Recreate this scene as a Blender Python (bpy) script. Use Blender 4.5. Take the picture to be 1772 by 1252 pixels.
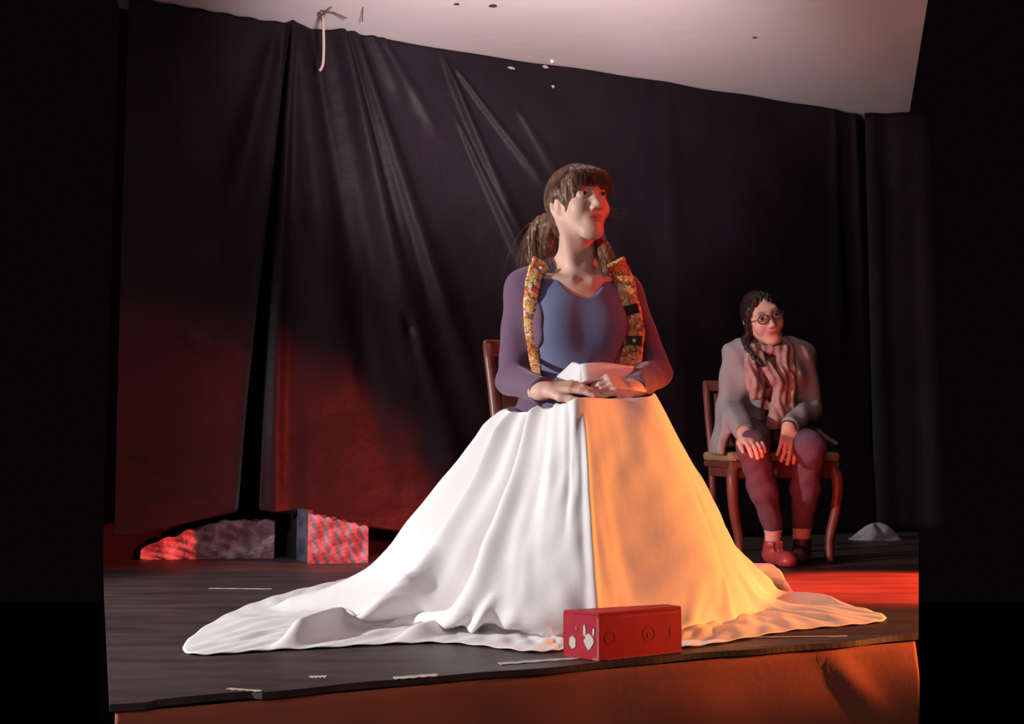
import bpy, bmesh, math, random
import numpy as np
from mathutils import Vector, Matrix, Euler
from mathutils.bvhtree import BVHTree

for o in list(bpy.data.objects):
    bpy.data.objects.remove(o)
S = bpy.context.scene
C = S.collection
random.seed(7)
RNG = np.random.default_rng(7)

# ------------------------------------------------------------------ camera
F_PX = 1800.0
CAM_H = 0.485                       # eye height above the stage floor (stage floor is z = 0)
PITCH = math.atan(144 / F_PX)
cam_d = bpy.data.cameras.new('camera')
cam_d.sensor_width = 36.0
cam_d.lens = 36.0 * F_PX / 1772
cam_d.clip_start = 0.05
cam = bpy.data.objects.new('camera', cam_d)
cam.location = (0, 0, CAM_H)
cam.rotation_euler = (math.pi / 2 + PITCH, 0, 0)
C.objects.link(cam)
S.camera = cam
FW = Vector((0, math.cos(PITCH), math.sin(PITCH)))
UP = Vector((0, -math.sin(PITCH), math.cos(PITCH)))

def ray(px, py):
    return FW + Vector((1, 0, 0)) * ((px - 886) / F_PX) + UP * ((626 - py) / F_PX)

def P(px, py, d):
    """a measured point of the photograph at depth d (metres along world Y)"""
    r = ray(px, py)
    return Vector((0, 0, CAM_H)) + r * (d / r.y)

def G(px, py, z=0.0):
    """a measured point of the photograph that lies at height z"""
    r = ray(px, py)
    return Vector((0, 0, CAM_H)) + r * ((z - CAM_H) / r.z)

# ------------------------------------------------------------------ world, view, lights
w = bpy.data.worlds.new('hall_dark')
S.world = w
w.use_nodes = True
w.node_tree.nodes['Background'].inputs[0].default_value = (0.55, 0.33, 0.38, 1)
w.node_tree.nodes['Background'].inputs[1].default_value = 0.004
S.view_settings.view_transform = 'Standard'
S.view_settings.look = 'None'
S.view_settings.exposure = 0.0
S.view_settings.gamma = 1.0
S.view_settings.use_curve_mapping = False

def spot(name, loc, aim, col, power, angle, blend, radius):
    d = bpy.data.lights.new(name, 'SPOT')
    d.color = col
    d.energy = power
    d.spot_size = math.radians(angle)
    d.spot_blend = blend
    d.shadow_soft_size = radius
    o = bpy.data.objects.new(name, d)
    o.location = loc
    o.rotation_euler = (Vector(aim) - Vector(loc)).to_track_quat('-Z', 'Y').to_euler()
    C.objects.link(o)
    return o

def area(name, loc, aim, col, power, sx, sy):
    d = bpy.data.lights.new(name, 'AREA')
    d.shape = 'RECTANGLE'
    d.size, d.size_y = sx, sy
    d.color = col
    d.energy = power
    o = bpy.data.objects.new(name, d)
    o.location = loc
    o.rotation_euler = (Vector(aim) - Vector(loc)).to_track_quat('-Z', 'Y').to_euler()
    C.objects.link(o)
    return o

spot('white_stage_spot', (-3.7, 1.70, 1.25), (0.2, 3.0, 0.6), (0.98, 0.95, 0.96), 740, 62, 0.5, 0.045)
spot('amber_floor_spot', (2.75, 2.97, 0.26), (0.2, 2.87, 0.18), (1.0, 0.28, 0.06), 520, 27, 0.5, 0.05)
spot('red_floor_spot', (2.4, 3.22, 0.44), (-0.9, 4.20, 0.14), (1.0, 0.08, 0.05), 1600, 31, 0.6, 0.05)
spot('red_pool_fill', (2.5, 3.72, 0.95), (1.5, 3.64, 0.0), (1.0, 0.06, 0.02), 1500, 36, 0.5, 0.05)  # extra light added to make the red glare on the right floor
spot('red_side_spot', (2.9, 3.0, 1.35), (0.3, 3.1, 0.95), (1.0, 0.05, 0.035), 210, 26, 0.7, 0.10)
spot('ceiling_bounce_fill', (-0.1, 2.2, 1.5), (0.05, 4.8, 2.55), (1.0, 0.82, 0.86), 470, 66, 0.9, 0.12)  # added light standing in for room light bounced onto the ceiling
area('hall_fill', (-1.2, -1.2, 1.7), (0.2, 3.0, 0.5), (1.0, 0.70, 0.72), 30, 2.5, 1.5)

# ------------------------------------------------------------------ materials
def mat(name, col, rough=0.6, spec=0.3, metal=0.0, noise=None, bump=None, sheen=0.0, attr=False, emit=None):
    m = bpy.data.materials.new(name)
    m.use_nodes = True
    nt = m.node_tree
    b = nt.nodes['Principled BSDF']
    b.inputs['Base Color'].default_value = (*col, 1)
    b.inputs['Roughness'].default_value = rough
    b.inputs['Specular IOR Level'].default_value = spec
    b.inputs['Metallic'].default_value = metal
    if sheen:
        b.inputs['Sheen Weight'].default_value = sheen
    tc = nt.nodes.new('ShaderNodeTexCoord')
    if attr:
        a = nt.nodes.new('ShaderNodeAttribute')
        a.attribute_name = 'tint'
        nt.links.new(a.outputs['Color'], b.inputs['Base Color'])
    if noise:
        sc, c2, lo, hi = noise[:4]
        n = nt.nodes.new('ShaderNodeTexNoise')
        n.inputs['Scale'].default_value = sc
        n.inputs['Detail'].default_value = 6
        nt.links.new(tc.outputs['Object'], n.inputs['Vector'])
        r = nt.nodes.new('ShaderNodeValToRGB')
        r.color_ramp.elements[0].position = lo
        r.color_ramp.elements[0].color = (*col, 1)
        r.color_ramp.elements[1].position = hi
        r.color_ramp.elements[1].color = (*c2, 1)
        nt.links.new(n.outputs['Fac'], r.inputs['Fac'])
        nt.links.new(r.outputs['Color'], b.inputs['Base Color'])
    if bump:
        sc, st, dist = bump
        n = nt.nodes.new('ShaderNodeTexNoise')
        n.inputs['Scale'].default_value = sc
        n.inputs['Detail'].default_value = 5
        nt.links.new(tc.outputs['Object'], n.inputs['Vector'])
        bp = nt.nodes.new('ShaderNodeBump')
        bp.inputs['Strength'].default_value = st
        bp.inputs['Distance'].default_value = dist
        nt.links.new(n.outputs['Fac'], bp.inputs['Height'])
        nt.links.new(bp.outputs['Normal'], b.inputs['Normal'])
    return m

M = {}
M['plastic'] = mat('black_plastic', (0.0095, 0.006, 0.0085), 0.48, 0.10, noise=(1.6, (0.016, 0.011, 0.015), .35, .7), bump=(9, .35, .02))
M['void'] = mat('dark_wall', (0.012, 0.006, 0.006), 0.9, 0.1)
M['ceiling'] = mat('ceiling_plaster', (0.80, 0.74, 0.73), 0.9, 0.1, noise=(1.3, (0.70, 0.65, 0.62), .35, .75), bump=(14, .15, .01))
M['sheet'] = mat('white_cotton', (0.82, 0.80, 0.79), 0.9, 0.1, bump=(30, .3, .004), sheen=.1)
M['skin'] = mat('skin', (0.6, 0.36, 0.27), 0.5, 0.35, attr=True)
M['eye'] = mat('eye_white', (0.50, 0.42, 0.38), 0.2, 0.5)
M['iris'] = mat('iris_brown', (0.05, 0.022, 0.012), 0.15, 0.6)
M['hair1'] = mat('brown_hair', (0.115, 0.055, 0.032), 0.45, 0.4, noise=(60, (0.21, 0.11, 0.065), .4, .7))
M['hair2'] = mat('dark_hair', (0.018, 0.008, 0.007), 0.45, 0.4)
M['top1'] = mat('blue_jersey', (0.155, 0.17, 0.29), 0.9, 0.1, bump=(220, .2, .002), sheen=.15)
M['cardigan1'] = mat('mauve_knit', (0.16, 0.090, 0.145), 0.9, 0.1, bump=(160, .25, .003), sheen=.2)
M['leggings'] = mat('plum_leggings', (0.13, 0.065, 0.09), 0.9, 0.1, bump=(120, .2, .003))
M['cardigan2'] = mat('cream_cardigan', (0.30, 0.26, 0.26), 0.9, 0.1, bump=(60, .3, .006))
M['pattern2'] = mat('dark_patterned_top', (0.10, 0.02, 0.02), 0.9, 0.1, noise=(34, (0.5, 0.22, 0.2), .42, .6))
M['scarf2'] = mat('pink_scarf', (0.36, 0.17, 0.155), 0.9, 0.1, noise=(26, (0.46, 0.27, 0.25), .4, .6), bump=(70, .4, .006))
M['wood'] = mat('red_stained_wood', (0.13, 0.034, 0.024), 0.4, 0.4, noise=(18, (0.18, 0.050, 0.034), .35, .7))
M['seat_tan'] = mat('tan_upholstery', (0.30, 0.19, 0.10), 0.7, 0.3, bump=(90, .3, .004))
M['brass'] = mat('brass_nails', (0.6, 0.42, 0.2), 0.3, 0.5, metal=.9)
M['paper'] = mat('white_paper', (0.85, 0.82, 0.80), 0.8, 0.2)
M['tape'] = mat('pale_tape', (0.62, 0.55, 0.50), 0.7, 0.2, noise=(30, (0.45, 0.38, 0.34), .45, .6))
M['shoe'] = mat('red_leather', (0.35, 0.05, 0.045), 0.4, 0.5)
M['darkshoe'] = mat('dark_leather', (0.04, 0.02, 0.02), 0.45, 0.4)
M['glass_frame'] = mat('dark_frame', (0.05, 0.015, 0.012), 0.3, 0.5)
M['wire'] = mat('rusty_wire', (0.11, 0.06, 0.045), 0.6, 0.4)
M['stick'] = mat('pale_cord', (0.42, 0.33, 0.28), 0.7, 0.2)
M['redbox'] = mat('red_painted_wood', (0.45, 0.016, 0.035), 0.5, 0.3, noise=(22, (0.37, 0.013, 0.028), .4, .7))
M['white_paint'] = mat('white_paint', (0.62, 0.60, 0.52), 0.7, 0.2)
M['pinkedge'] = mat('worn_pink_edge', (0.42, 0.14, 0.14), 0.7, 0.2)
M['boxmark'] = mat('dark_red_mark', (0.36, 0.022, 0.032), 0.6, 0.3)
M['stone'] = mat('mottled_stone', (0.15, 0.055, 0.07), 0.6, 0.3, noise=(17, (0.36, 0.24, 0.29), .42, .66), bump=(20, .6, .02))
M['stone_lit'] = mat('mottled_stone_lit', (0.34, 0.15, 0.17), 0.6, 0.3, noise=(17, (0.75, 0.55, 0.62), .42, .66), bump=(20, .6, .02))  # brighter copy of the block stone, making up for shade under the hem
M['black_paint'] = mat('black_paint', (0.012, 0.009, 0.012), 0.5, 0.3)
M['grey_side'] = mat('grey_board', (0.10, 0.10, 0.13), 0.6, 0.3, noise=(14, (0.03, 0.03, 0.04), .4, .65))
M['greycloth'] = mat('grey_cloth', (0.30, 0.27, 0.30), 0.85, 0.2, bump=(30, .4, .01))
M['lens'] = mat('clear_lens', (0.9, 0.9, 0.9), 0.05, 0.5)
M['lens'].node_tree.nodes['Principled BSDF'].inputs['Transmission Weight'].default_value = 1.0
M['lens'].node_tree.nodes['Principled BSDF'].inputs['IOR'].default_value = 1.05
M['lens'].node_tree.nodes['Principled BSDF'].inputs['Specular IOR Level'].default_value = 1.0

def floor_material():
    m = mat('worn_stage_floor', (0.080, 0.056, 0.050), 0.48, 0.4)
    nt = m.node_tree
    b = nt.nodes['Principled BSDF']
    tc = nt.nodes['Texture Coordinate']
    n = nt.nodes.new('ShaderNodeTexNoise'); n.inputs['Scale'].default_value = 3.2; n.inputs['Detail'].default_value = 8
    mp = nt.nodes.new('ShaderNodeMapping'); mp.inputs['Scale'].default_value = (1.0, 5.0, 1.0)
    nt.links.new(tc.outputs['Object'], mp.inputs['Vector']); nt.links.new(mp.outputs[0], n.inputs['Vector'])
    r = nt.nodes.new('ShaderNodeValToRGB')
    e = r.color_ramp.elements
    e[0].position = .3; e[0].color = (0.042, 0.028, 0.028, 1)
    e[1].position = .72; e[1].color = (0.10, 0.072, 0.067, 1)
    nt.links.new(n.outputs['Fac'], r.inputs['Fac']); nt.links.new(r.outputs[0], b.inputs['Base Color'])
    n2 = nt.nodes.new('ShaderNodeTexNoise'); n2.inputs['Scale'].default_value = 22; n2.inputs['Detail'].default_value = 5
    nt.links.new(mp.outputs[0], n2.inputs['Vector'])
    bp = nt.nodes.new('ShaderNodeBump'); bp.inputs['Strength'].default_value = .3; bp.inputs['Distance'].default_value = .006
    nt.links.new(n2.outputs['Fac'], bp.inputs['Height']); nt.links.new(bp.outputs[0], b.inputs['Normal'])
    return m
M['floor'] = floor_material()
M['apron'] = mat('red_brown_cloth', (0.46, 0.15, 0.085), 0.85, 0.15, noise=(5, (0.38, 0.12, 0.07), .4, .65), bump=(60, .2, .004))

def embroidered():
    m = mat('embroidered_band', (0.6, 0.2, 0.05), 0.7, 0.3)
    nt = m.node_tree; b = nt.nodes['Principled BSDF']; tc = nt.nodes['Texture Coordinate']
    v = nt.nodes.new('ShaderNodeTexVoronoi'); v.inputs['Scale'].default_value = 125
    nt.links.new(tc.outputs['Object'], v.inputs['Vector'])
    r = nt.nodes.new('ShaderNodeValToRGB'); r.color_ramp.interpolation = 'CONSTANT'
    cols = [(0, (0.80, 0.26, 0.05)), (.22, (0.85, 0.50, 0.10)), (.42, (0.62, 0.10, 0.06)), (.56, (0.82, 0.66, 0.45)),
            (.70, (0.16, 0.18, 0.16)), (.78, (0.80, 0.36, 0.12)), (.92, (0.9, 0.75, 0.6))]
    e = r.color_ramp.elements
    e[0].position, e[0].color = cols[0][0], (*cols[0][1], 1)
    e[1].position, e[1].color = cols[1][0], (*cols[1][1], 1)
    for p, c in cols[2:]:
        q = e.new(p); q.color = (*c, 1)
    s = nt.nodes.new('ShaderNodeSeparateColor')
    nt.links.new(v.outputs['Color'], s.inputs[0]); nt.links.new(s.outputs[0], r.inputs['Fac'])
    nt.links.new(r.outputs[0], b.inputs['Base Color'])
    bp = nt.nodes.new('ShaderNodeBump'); bp.inputs['Strength'].default_value = .5; bp.inputs['Distance'].default_value = .003
    nt.links.new(v.outputs['Distance'], bp.inputs['Height']); nt.links.new(bp.outputs[0], b.inputs['Normal'])
    return m
M['band'] = embroidered()

# ------------------------------------------------------------------ object helpers
def thing(name, loc, label, cat, group=None, rz=0.0):
    o = bpy.data.objects.new(name, None)
    o.empty_display_size = .05
    o.location = loc
    o.rotation_euler = (0, 0, rz)
    o['label'] = label; o['category'] = cat
    if group: o['group'] = group
    C.objects.link(o)
    return o

def tag(o, label, cat, group=None, kind=None):
    o['label'] = label; o['category'] = cat
    if group: o['group'] = group
    if kind: o['kind'] = kind
    return o

def mesh_obj(name, verts, faces, m, parent=None, world=True, smooth=True, origin=None):
    """verts in world coordinates (world=True) are stored relative to the parent, or to origin"""
    v = np.asarray([tuple(p) for p in verts] if not isinstance(verts, np.ndarray) else verts, dtype=np.float64)
    off = np.zeros(3)
    if world and parent is not None:
        off = np.array(abs_loc(parent))
    elif world and origin is not None:
        off = np.array(origin)
    v = v - off
    me = bpy.data.meshes.new(name)
    me.from_pydata(v.tolist(), [], faces if isinstance(faces, list) else faces.tolist())
    me.validate(); me.update()
    if smooth:
        me.polygons.foreach_set('use_smooth', [True] * len(me.polygons))
    me.materials.append(m)
    o = bpy.data.objects.new(name, me)
    if origin is not None and parent is None:
        o.location = origin
    C.objects.link(o)
    o.parent = parent
    return o

def abs_loc(o):
    p = Vector(o.location)
    while o.parent:
        o = o.parent
        p = p + o.location
    return tuple(p)

def from_bm(name, bm, m, parent=None, smooth=False, local=False, origin=None):
    if not local:
        off = Vector(abs_loc(parent)) if parent is not None else (Vector(origin) if origin is not None else Vector())
        bmesh.ops.translate(bm, verts=bm.verts, vec=-off)
    bmesh.ops.recalc_face_normals(bm, faces=bm.faces)
    me = bpy.data.meshes.new(name)
    bm.to_mesh(me); bm.free()
    for p in me.polygons: p.use_smooth = smooth
    me.materials.append(m)
    o = bpy.data.objects.new(name, me)
    if origin is not None and parent is None: o.location = origin
    C.objects.link(o); o.parent = parent
    return o

def box_bm(cx, sx, mat4=None, bevel=0.0):
    bm = bmesh.new()
    bmesh.ops.create_cube(bm, size=1)
    bmesh.ops.scale(bm, verts=bm.verts, vec=sx)
    if bevel:
        bmesh.ops.bevel(bm, geom=bm.edges[:], offset=bevel, segments=2, affect='EDGES', profile=.5)
    bmesh.ops.translate(bm, verts=bm.verts, vec=cx)
    if mat4 is not None: bmesh.ops.transform(bm, matrix=mat4, verts=bm.verts)
    return bm

def tube_geo(pts, radii, seg=10, cap=True, flat=None):
    """round tube through pts; flat=(w,h) scales the section"""
    pts = [Vector(p) for p in pts]
    if not hasattr(radii, '__len__'): radii = [radii] * len(pts)
    vs, fs = [], []
    n = len(pts)
    t0 = (pts[1] - pts[0]).normalized()
    ref = Vector((0, 0, 1)) if abs(t0.z) < .9 else Vector((1, 0, 0))
    nrm = (ref - t0 * ref.dot(t0)).normalized()
    for i, p in enumerate(pts):
        t = (pts[min(i + 1, n - 1)] - pts[max(i - 1, 0)]).normalized()
        nrm = (nrm - t * nrm.dot(t)).normalized()
        bn = t.cross(nrm)
        for k in range(seg):
            a = 2 * math.pi * k / seg
            vs.append(p + (nrm * math.cos(a) + bn * math.sin(a)) * radii[i])
    for i in range(n - 1):
        for k in range(seg):
            k2 = (k + 1) % seg
            fs.append((i * seg + k, i * seg + k2, (i + 1) * seg + k2, (i + 1) * seg + k))
    if cap:
        fs.append(tuple(range(seg - 1, -1, -1)))
        fs.append(tuple((n - 1) * seg + k for k in range(seg)))
    return vs, fs

def join_geo(parts):
    V, Fc = [], []
    for v, f in parts:
        o = len(V)
        V += list(v)
        Fc += [tuple(i + o for i in q) for q in f]
    return V, Fc

def catmull(pts, n):
    """resample a polyline of points smoothly to n points"""
    pts = np.asarray([tuple(p) for p in pts], float)
    m = len(pts)
    ext = np.vstack([2 * pts[0] - pts[1], pts, 2 * pts[-1] - pts[-2]])
    u = np.linspace(0, m - 1 - 1e-9, n)
    i = u.astype(int); t = (u - i)[:, None]
    p0, p1, p2, p3 = ext[i], ext[i + 1], ext[i + 2], ext[i + 3]
    return 0.5 * ((2 * p1) + (-p0 + p2) * t + (2 * p0 - 5 * p1 + 4 * p2 - p3) * t ** 2 + (-p0 + 3 * p1 - 3 * p2 + p3) * t ** 3)

def grid_faces(nr, nc):
    i = np.arange(nr - 1)[:, None] * nc + np.arange(nc - 1)[None, :]
    return np.stack([i, i + 1, i + nc + 1, i + nc], -1).reshape(-1, 4)

def solid(o, t, off=0.0):
    md = o.modifiers.new('thickness', 'SOLIDIFY'); md.thickness = t; md.offset = off
    return o

# ------------------------------------------------------------------ signed-distance sculpting
class Field:
    def __init__(s, lo, hi, h):
        s.lo = np.array(lo, np.float32); s.h = h
        s.n = np.ceil((np.array(hi) - np.array(lo)) / h).astype(int) + 1
        s.d = np.full(tuple(s.n), 1.0, np.float32)
        s.ax = [s.lo[i] + h * np.arange(s.n[i], dtype=np.float32) for i in range(3)]
    def window(s, lo, hi):
        a = np.clip(np.floor((np.array(lo) - s.lo) / s.h).astype(int), 0, s.n)
        b = np.clip(np.ceil((np.array(hi) - s.lo) / s.h).astype(int) + 1, 0, s.n)
        sl = tuple(slice(a[i], b[i]) for i in range(3))
        X = s.ax[0][sl[0]][:, None, None]; Y = s.ax[1][sl[1]][None, :, None]; Z = s.ax[2][sl[2]][None, None, :]
        return sl, X, Y, Z
    def comb(s, sl, v, k, op):
        a = s.d[sl]
        if a.size == 0: return
        if op == 'add':
            hh = np.maximum(k - np.abs(a - v), 0) / k if k > 0 else 0
            s.d[sl] = np.minimum(a, v) - hh * hh * k * .25
        else:
            v = -v
            hh = np.maximum(k - np.abs(a - v), 0) / k if k > 0 else 0
            s.d[sl] = np.maximum(a, v) + hh * hh * k * .25
    def cone(s, a, b, ra, rb, k=.01, op='add', sq=None):
        a = np.array(a, np.float32); b = np.array(b, np.float32)
        mg = max(ra, rb) + k + 3 * s.h
        sl, X, Y, Z = s.window(np.minimum(a, b) - mg, np.maximum(a, b) + mg)
        ba = b - a; L = float(ba @ ba) + 1e-12
        t = np.clip(((X - a[0]) * ba[0] + (Y - a[1]) * ba[1] + (Z - a[2]) * ba[2]) / L, 0, 1)
        d = np.sqrt((X - a[0] - t * ba[0]) ** 2 + (Y - a[1] - t * ba[1]) ** 2 + (Z - a[2] - t * ba[2]) ** 2) - (ra + (rb - ra) * t)
        s.comb(sl, d, k, op)
    def ell(s, c, r, R=None, k=.01, op='add'):
        c = np.array(c, np.float32); r = np.array(r, np.float32)
        R = np.eye(3, dtype=np.float32) if R is None else np.array(R, np.float32)
        mg = r.max() + k + 3 * s.h
        sl, X, Y, Z = s.window(c - mg, c + mg)
        X = X - c[0]; Y = Y - c[1]; Z = Z - c[2]
        q = [X * R[0, i] + Y * R[1, i] + Z * R[2, i] for i in range(3)]
        k0 = np.sqrt(sum((q[i] / r[i]) ** 2 for i in range(3))) + 1e-6
        k1 = np.sqrt(sum((q[i] / r[i] ** 2) ** 2 for i in range(3))) + 1e-6
        s.comb(sl, k0 * (k0 - 1) / k1, k, op)
    def box(s, c, hs, R=None, rd=.01, k=.01, op='add'):
        c = np.array(c, np.float32); hs = np.array(hs, np.float32)
        R = np.eye(3, dtype=np.float32) if R is None else np.array(R, np.float32)
        mg = float(np.linalg.norm(hs)) + k + 3 * s.h
        sl, X, Y, Z = s.window(c - mg, c + mg)
        X = X - c[0]; Y = Y - c[1]; Z = Z - c[2]
        q = [np.abs(X * R[0, i] + Y * R[1, i] + Z * R[2, i]) - (hs[i] - rd) for i in range(3)]
        out = np.sqrt(sum(np.maximum(e, 0) ** 2 for e in q))
        ins = np.minimum(np.maximum(np.maximum(q[0], q[1]), q[2]), 0)
        s.comb(sl, out + ins - rd, k, op)
    def warp(s, fn):
        """add a displacement fn(X,Y,Z) near the surface"""
        s.d += fn(s.ax[0][:, None, None], s.ax[1][None, :, None], s.ax[2][None, None, :]).astype(np.float32)
    def mesh(s):
        d = s.d
        ins = d < 0
        cnt = np.zeros(tuple(s.n - 1), np.uint8)
        for i in (0, 1):
            for j in (0, 1):
                for k in (0, 1):
                    cnt += ins[i:s.n[0] - 1 + i, j:s.n[1] - 1 + j, k:s.n[2] - 1 + k]
        act = np.argwhere((cnt > 0) & (cnt < 8))
        idx = np.full(tuple(s.n - 1), -1, np.int32)
        idx[act[:, 0], act[:, 1], act[:, 2]] = np.arange(len(act))
        acc = np.zeros((len(act), 3)); num = np.zeros(len(act))
        cs = [(i, j, k) for i in (0, 1) for j in (0, 1) for k in (0, 1)]
        val = {c: d[act[:, 0] + c[0], act[:, 1] + c[1], act[:, 2] + c[2]].astype(float) for c in cs}
        for c in cs:
            for axn in range(3):
                if c[axn]: continue
                e = list(c); e[axn] = 1; e = tuple(e)
                va, vb = val[c], val[e]
                m = (va < 0) != (vb < 0)
                t = np.where(m, va / np.where(m, va - vb, 1), 0)
                p = np.tile(np.array(c, float), (len(act), 1)); p[:, axn] += t
                acc[m] += p[m]; num[m] += 1
        V = (act + acc / num[:, None]) * s.h + s.lo
        Q = []
        for axn in range(3):
            a1, a2 = [(1, 2), (2, 0), (0, 1)][axn]
            sa = [slice(0, n) for n in s.n]; sb = list(sa)
            sa[axn] = slice(0, s.n[axn] - 1); sb[axn] = slice(1, s.n[axn])
            A, B = ins[tuple(sa)], ins[tuple(sb)]
            e = np.argwhere(A != B)
            e = e[(e[:, a1] > 0) & (e[:, a2] > 0) & (e[:, a1] < s.n[a1] - 1) & (e[:, a2] < s.n[a2] - 1)]
            fl = A[e[:, 0], e[:, 1], e[:, 2]]
            def g(o1, o2):
                q = e.copy(); q[:, a1] -= o1; q[:, a2] -= o2
                return idx[q[:, 0], q[:, 1], q[:, 2]]
            q = np.stack([g(1, 1), g(0, 1), g(0, 0), g(1, 0)], 1)
            q[~fl] = q[~fl][:, ::-1]
            Q.append(q)
        Q = np.vstack(Q)
        Q = Q[(Q >= 0).all(1)]
        return V, Q

def rotm(yaw=0, pitch=0, roll=0):
    """columns: right, back, up of a body part that faces -Y before turning"""
    return np.array((Matrix.Rotation(yaw, 3, 'Z') @ Matrix.Rotation(pitch, 3, 'X') @ Matrix.Rotation(roll, 3, 'Y')))

def field_obj(name, F, m, parent, tint=None, origin=None):
    V, Q = F.mesh()
    o = mesh_obj(name, V, Q, m, parent, origin=origin)
    if tint is not None:
        n = len(o.data.vertices)
        a = o.data.color_attributes.new('tint', 'FLOAT_COLOR', 'POINT')
        col = np.ones((n, 4), np.float32); col[:, :3] = tint(V[:n])
        a.data.foreach_set('color', col.ravel())
    return o

# ------------------------------------------------------------------ the setting
WA = math.radians(23.0)
U = Vector((math.cos(WA), math.sin(WA), 0)); Vn = Vector((-math.sin(WA), math.cos(WA), 0))
W0 = Vector((-1.58, 4.37, 0))
CEIL = 2.40
E0 = G(234, 1215); E1 = G(1534, 1102)
EU = (E1 - E0).normalized(); EN = Vector((EU.y, -EU.x, 0))       # EN points to the audience

def wall_pt(u, z, off=0.0):
    return W0 + U * u - Vn * off + Vector((0, 0, z))

def wall_uz(px, py, off=0.0):
    r = ray(px, py); o = Vector((0, 0, CAM_H)); q = W0 - Vn * off
    t = (q - o).dot(Vn) / r.dot(Vn)
    h = o + r * t
    return (h - W0).dot(U), h.z

UC = wall_uz(1490, 300)[0]                                         # corner of the backdrop
def slab(name, pts, z0, z1, m):
    n = len(pts)
    vs = [Vector((p[0], p[1], z1)) for p in pts] + [Vector((p[0], p[1], z0)) for p in pts]
    fs = [tuple(range(n)), tuple(range(2 * n - 1, n - 1, -1))] + [(i, i + n, (i + 1) % n + n, (i + 1) % n) for i in range(n)]
    o = mesh_obj(name, vs, fs, m, smooth=False)
    o['kind'] = 'structure'
    return o

# stage floor with a slightly worn front edge
edge = []
UF0 = (G(190, 1219) - E0).dot(EU); UF1 = (G(1590, 1097) - E0).dot(EU)
for i in range(91):
    u = UF0 + i * (UF1 - UF0) / 90
    j = 0.006 * math.sin(u * 9.0) + 0.004 * math.sin(u * 23.0 + 1)
    if -.02 < u - 0.06 < .16: j -= 0.018                          # torn corner of the covering
    edge.append(E0 + EU * u + EN * j)
EDGE_END = edge[-1]
UB0, UB1 = wall_uz(180, 900, -.12)[0], wall_uz(1590, 900, -.12)[0]
back = [wall_pt(UB1, 0, -.12), wall_pt(UB0, 0, -.12)]
slab('floor', [(p.x, p.y) for p in edge + back], -0.014, 0.0, M['floor'])
slab('floor', [(-9, -5), (9, -5), (9, 9), (-9, 9)], -.90, -.85, M['void']).name = 'floor_hall'
cp = [wall_pt(UB0, 0, -.12), wall_pt(UB1, 0, -.12)]
slab('ceiling', [(cp[0].x, cp[0].y), (-1.2, 2.2), (1.05, 2.2), (1.68, 4.0), (cp[1].x, cp[1].y)], CEIL, CEIL + .05, M['ceiling'])
def wall_slab(name, a, b, thick, z0, z1, m):
    d = (b - a).normalized(); n = Vector((-d.y, d.x, 0)) * thick
    return slab(name, [(p.x, p.y) for p in (a, b, b + n, a + n)], z0, z1, m)
wall_slab('wall_back', wall_pt(UB0, 0, -.12), wall_pt(UB1, 0, -.12), .06, -.85, CEIL, M['void'])
# apron cloth below the stage edge
nu, nz = 220, 40
vs = []
for j in range(nz):
    z = -.018 - (.825) * j / (nz - 1)
    for i in range(nu):
        u = UF0 + .01 + (UF1 - UF0 - .02) * i / (nu - 1)
        amp = min(1, -z / .10)
        o = .012 + amp * (.006 * math.sin(u * 7 + z * 2) + .004 * math.sin(u * 17 + 1 + z * 6))
        du = u - (EU.dot(G(1395, 1112) - E0)) + z * 0.9            # a diagonal pleat hanging at the right
        if du > 0: o += amp * .012 * math.exp(-((du - .04) / .04) ** 2) + amp * .008
        else: o += amp * .008 * math.exp(du / .03)
        vs.append(E0 + EU * u + EN * (o - .02) + Vector((0, 0, z)))
ap = mesh_obj('apron_cloth', vs, grid_faces(nz, nu), M['apron'], origin=tuple(E0 + Vector((0, 0, -.85))))
solid(ap, .003)
tag(ap, 'red-brown cloth hanging below the front edge of the stage', 'cloth')

# ------------------------------------------------------------------ black plastic backdrop
def fold_line(a, b, width, amp):
    (ua, za), (ub, zb) = wall_uz(*a), wall_uz(*b)
    return (ua, za, ub, zb, width, amp)
FOLDS = [fold_line(*f) for f in [
    ((501, 55), (462, 860), .034, .034), ((508, 55), (575, 560), .095, .050), ((540, 60), (640, 700), .05, -.022),
    ((588, 60), (712, 580), .085, .060), ((715, 600), (780, 820), .08, .035), ((612, 70), (790, 600), .050, .042),
    ((640, 62), (690, 160), .04, .018), ((660, 70), (745, 210), .030, .016), ((600, 70), (690, 420), .020, -.024),
    ((778, 130), (905, 430), .034, .028), ((795, 130), (925, 300), .022, .020), ((800, 230), (895, 440), .020, .018),
    ((470, 80), (385, 420), .07, .034), ((300, 80), (310, 330), .12, .012), ((900, 200), (960, 300), .03, .010),
    ((1475, 190), (1490, 520), .035, .020), ((1440, 200), (1450, 600), .05, .012), ((1150, 200), (1180, 800), .10, .010),
    ((700, 560), (745, 720), .05, -.030), ((320, 590), (420, 620), .05, .012), ((240, 800), (400, 830), .05, .012),
    ((240, 870), (390, 860), .03, .010)]]

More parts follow.
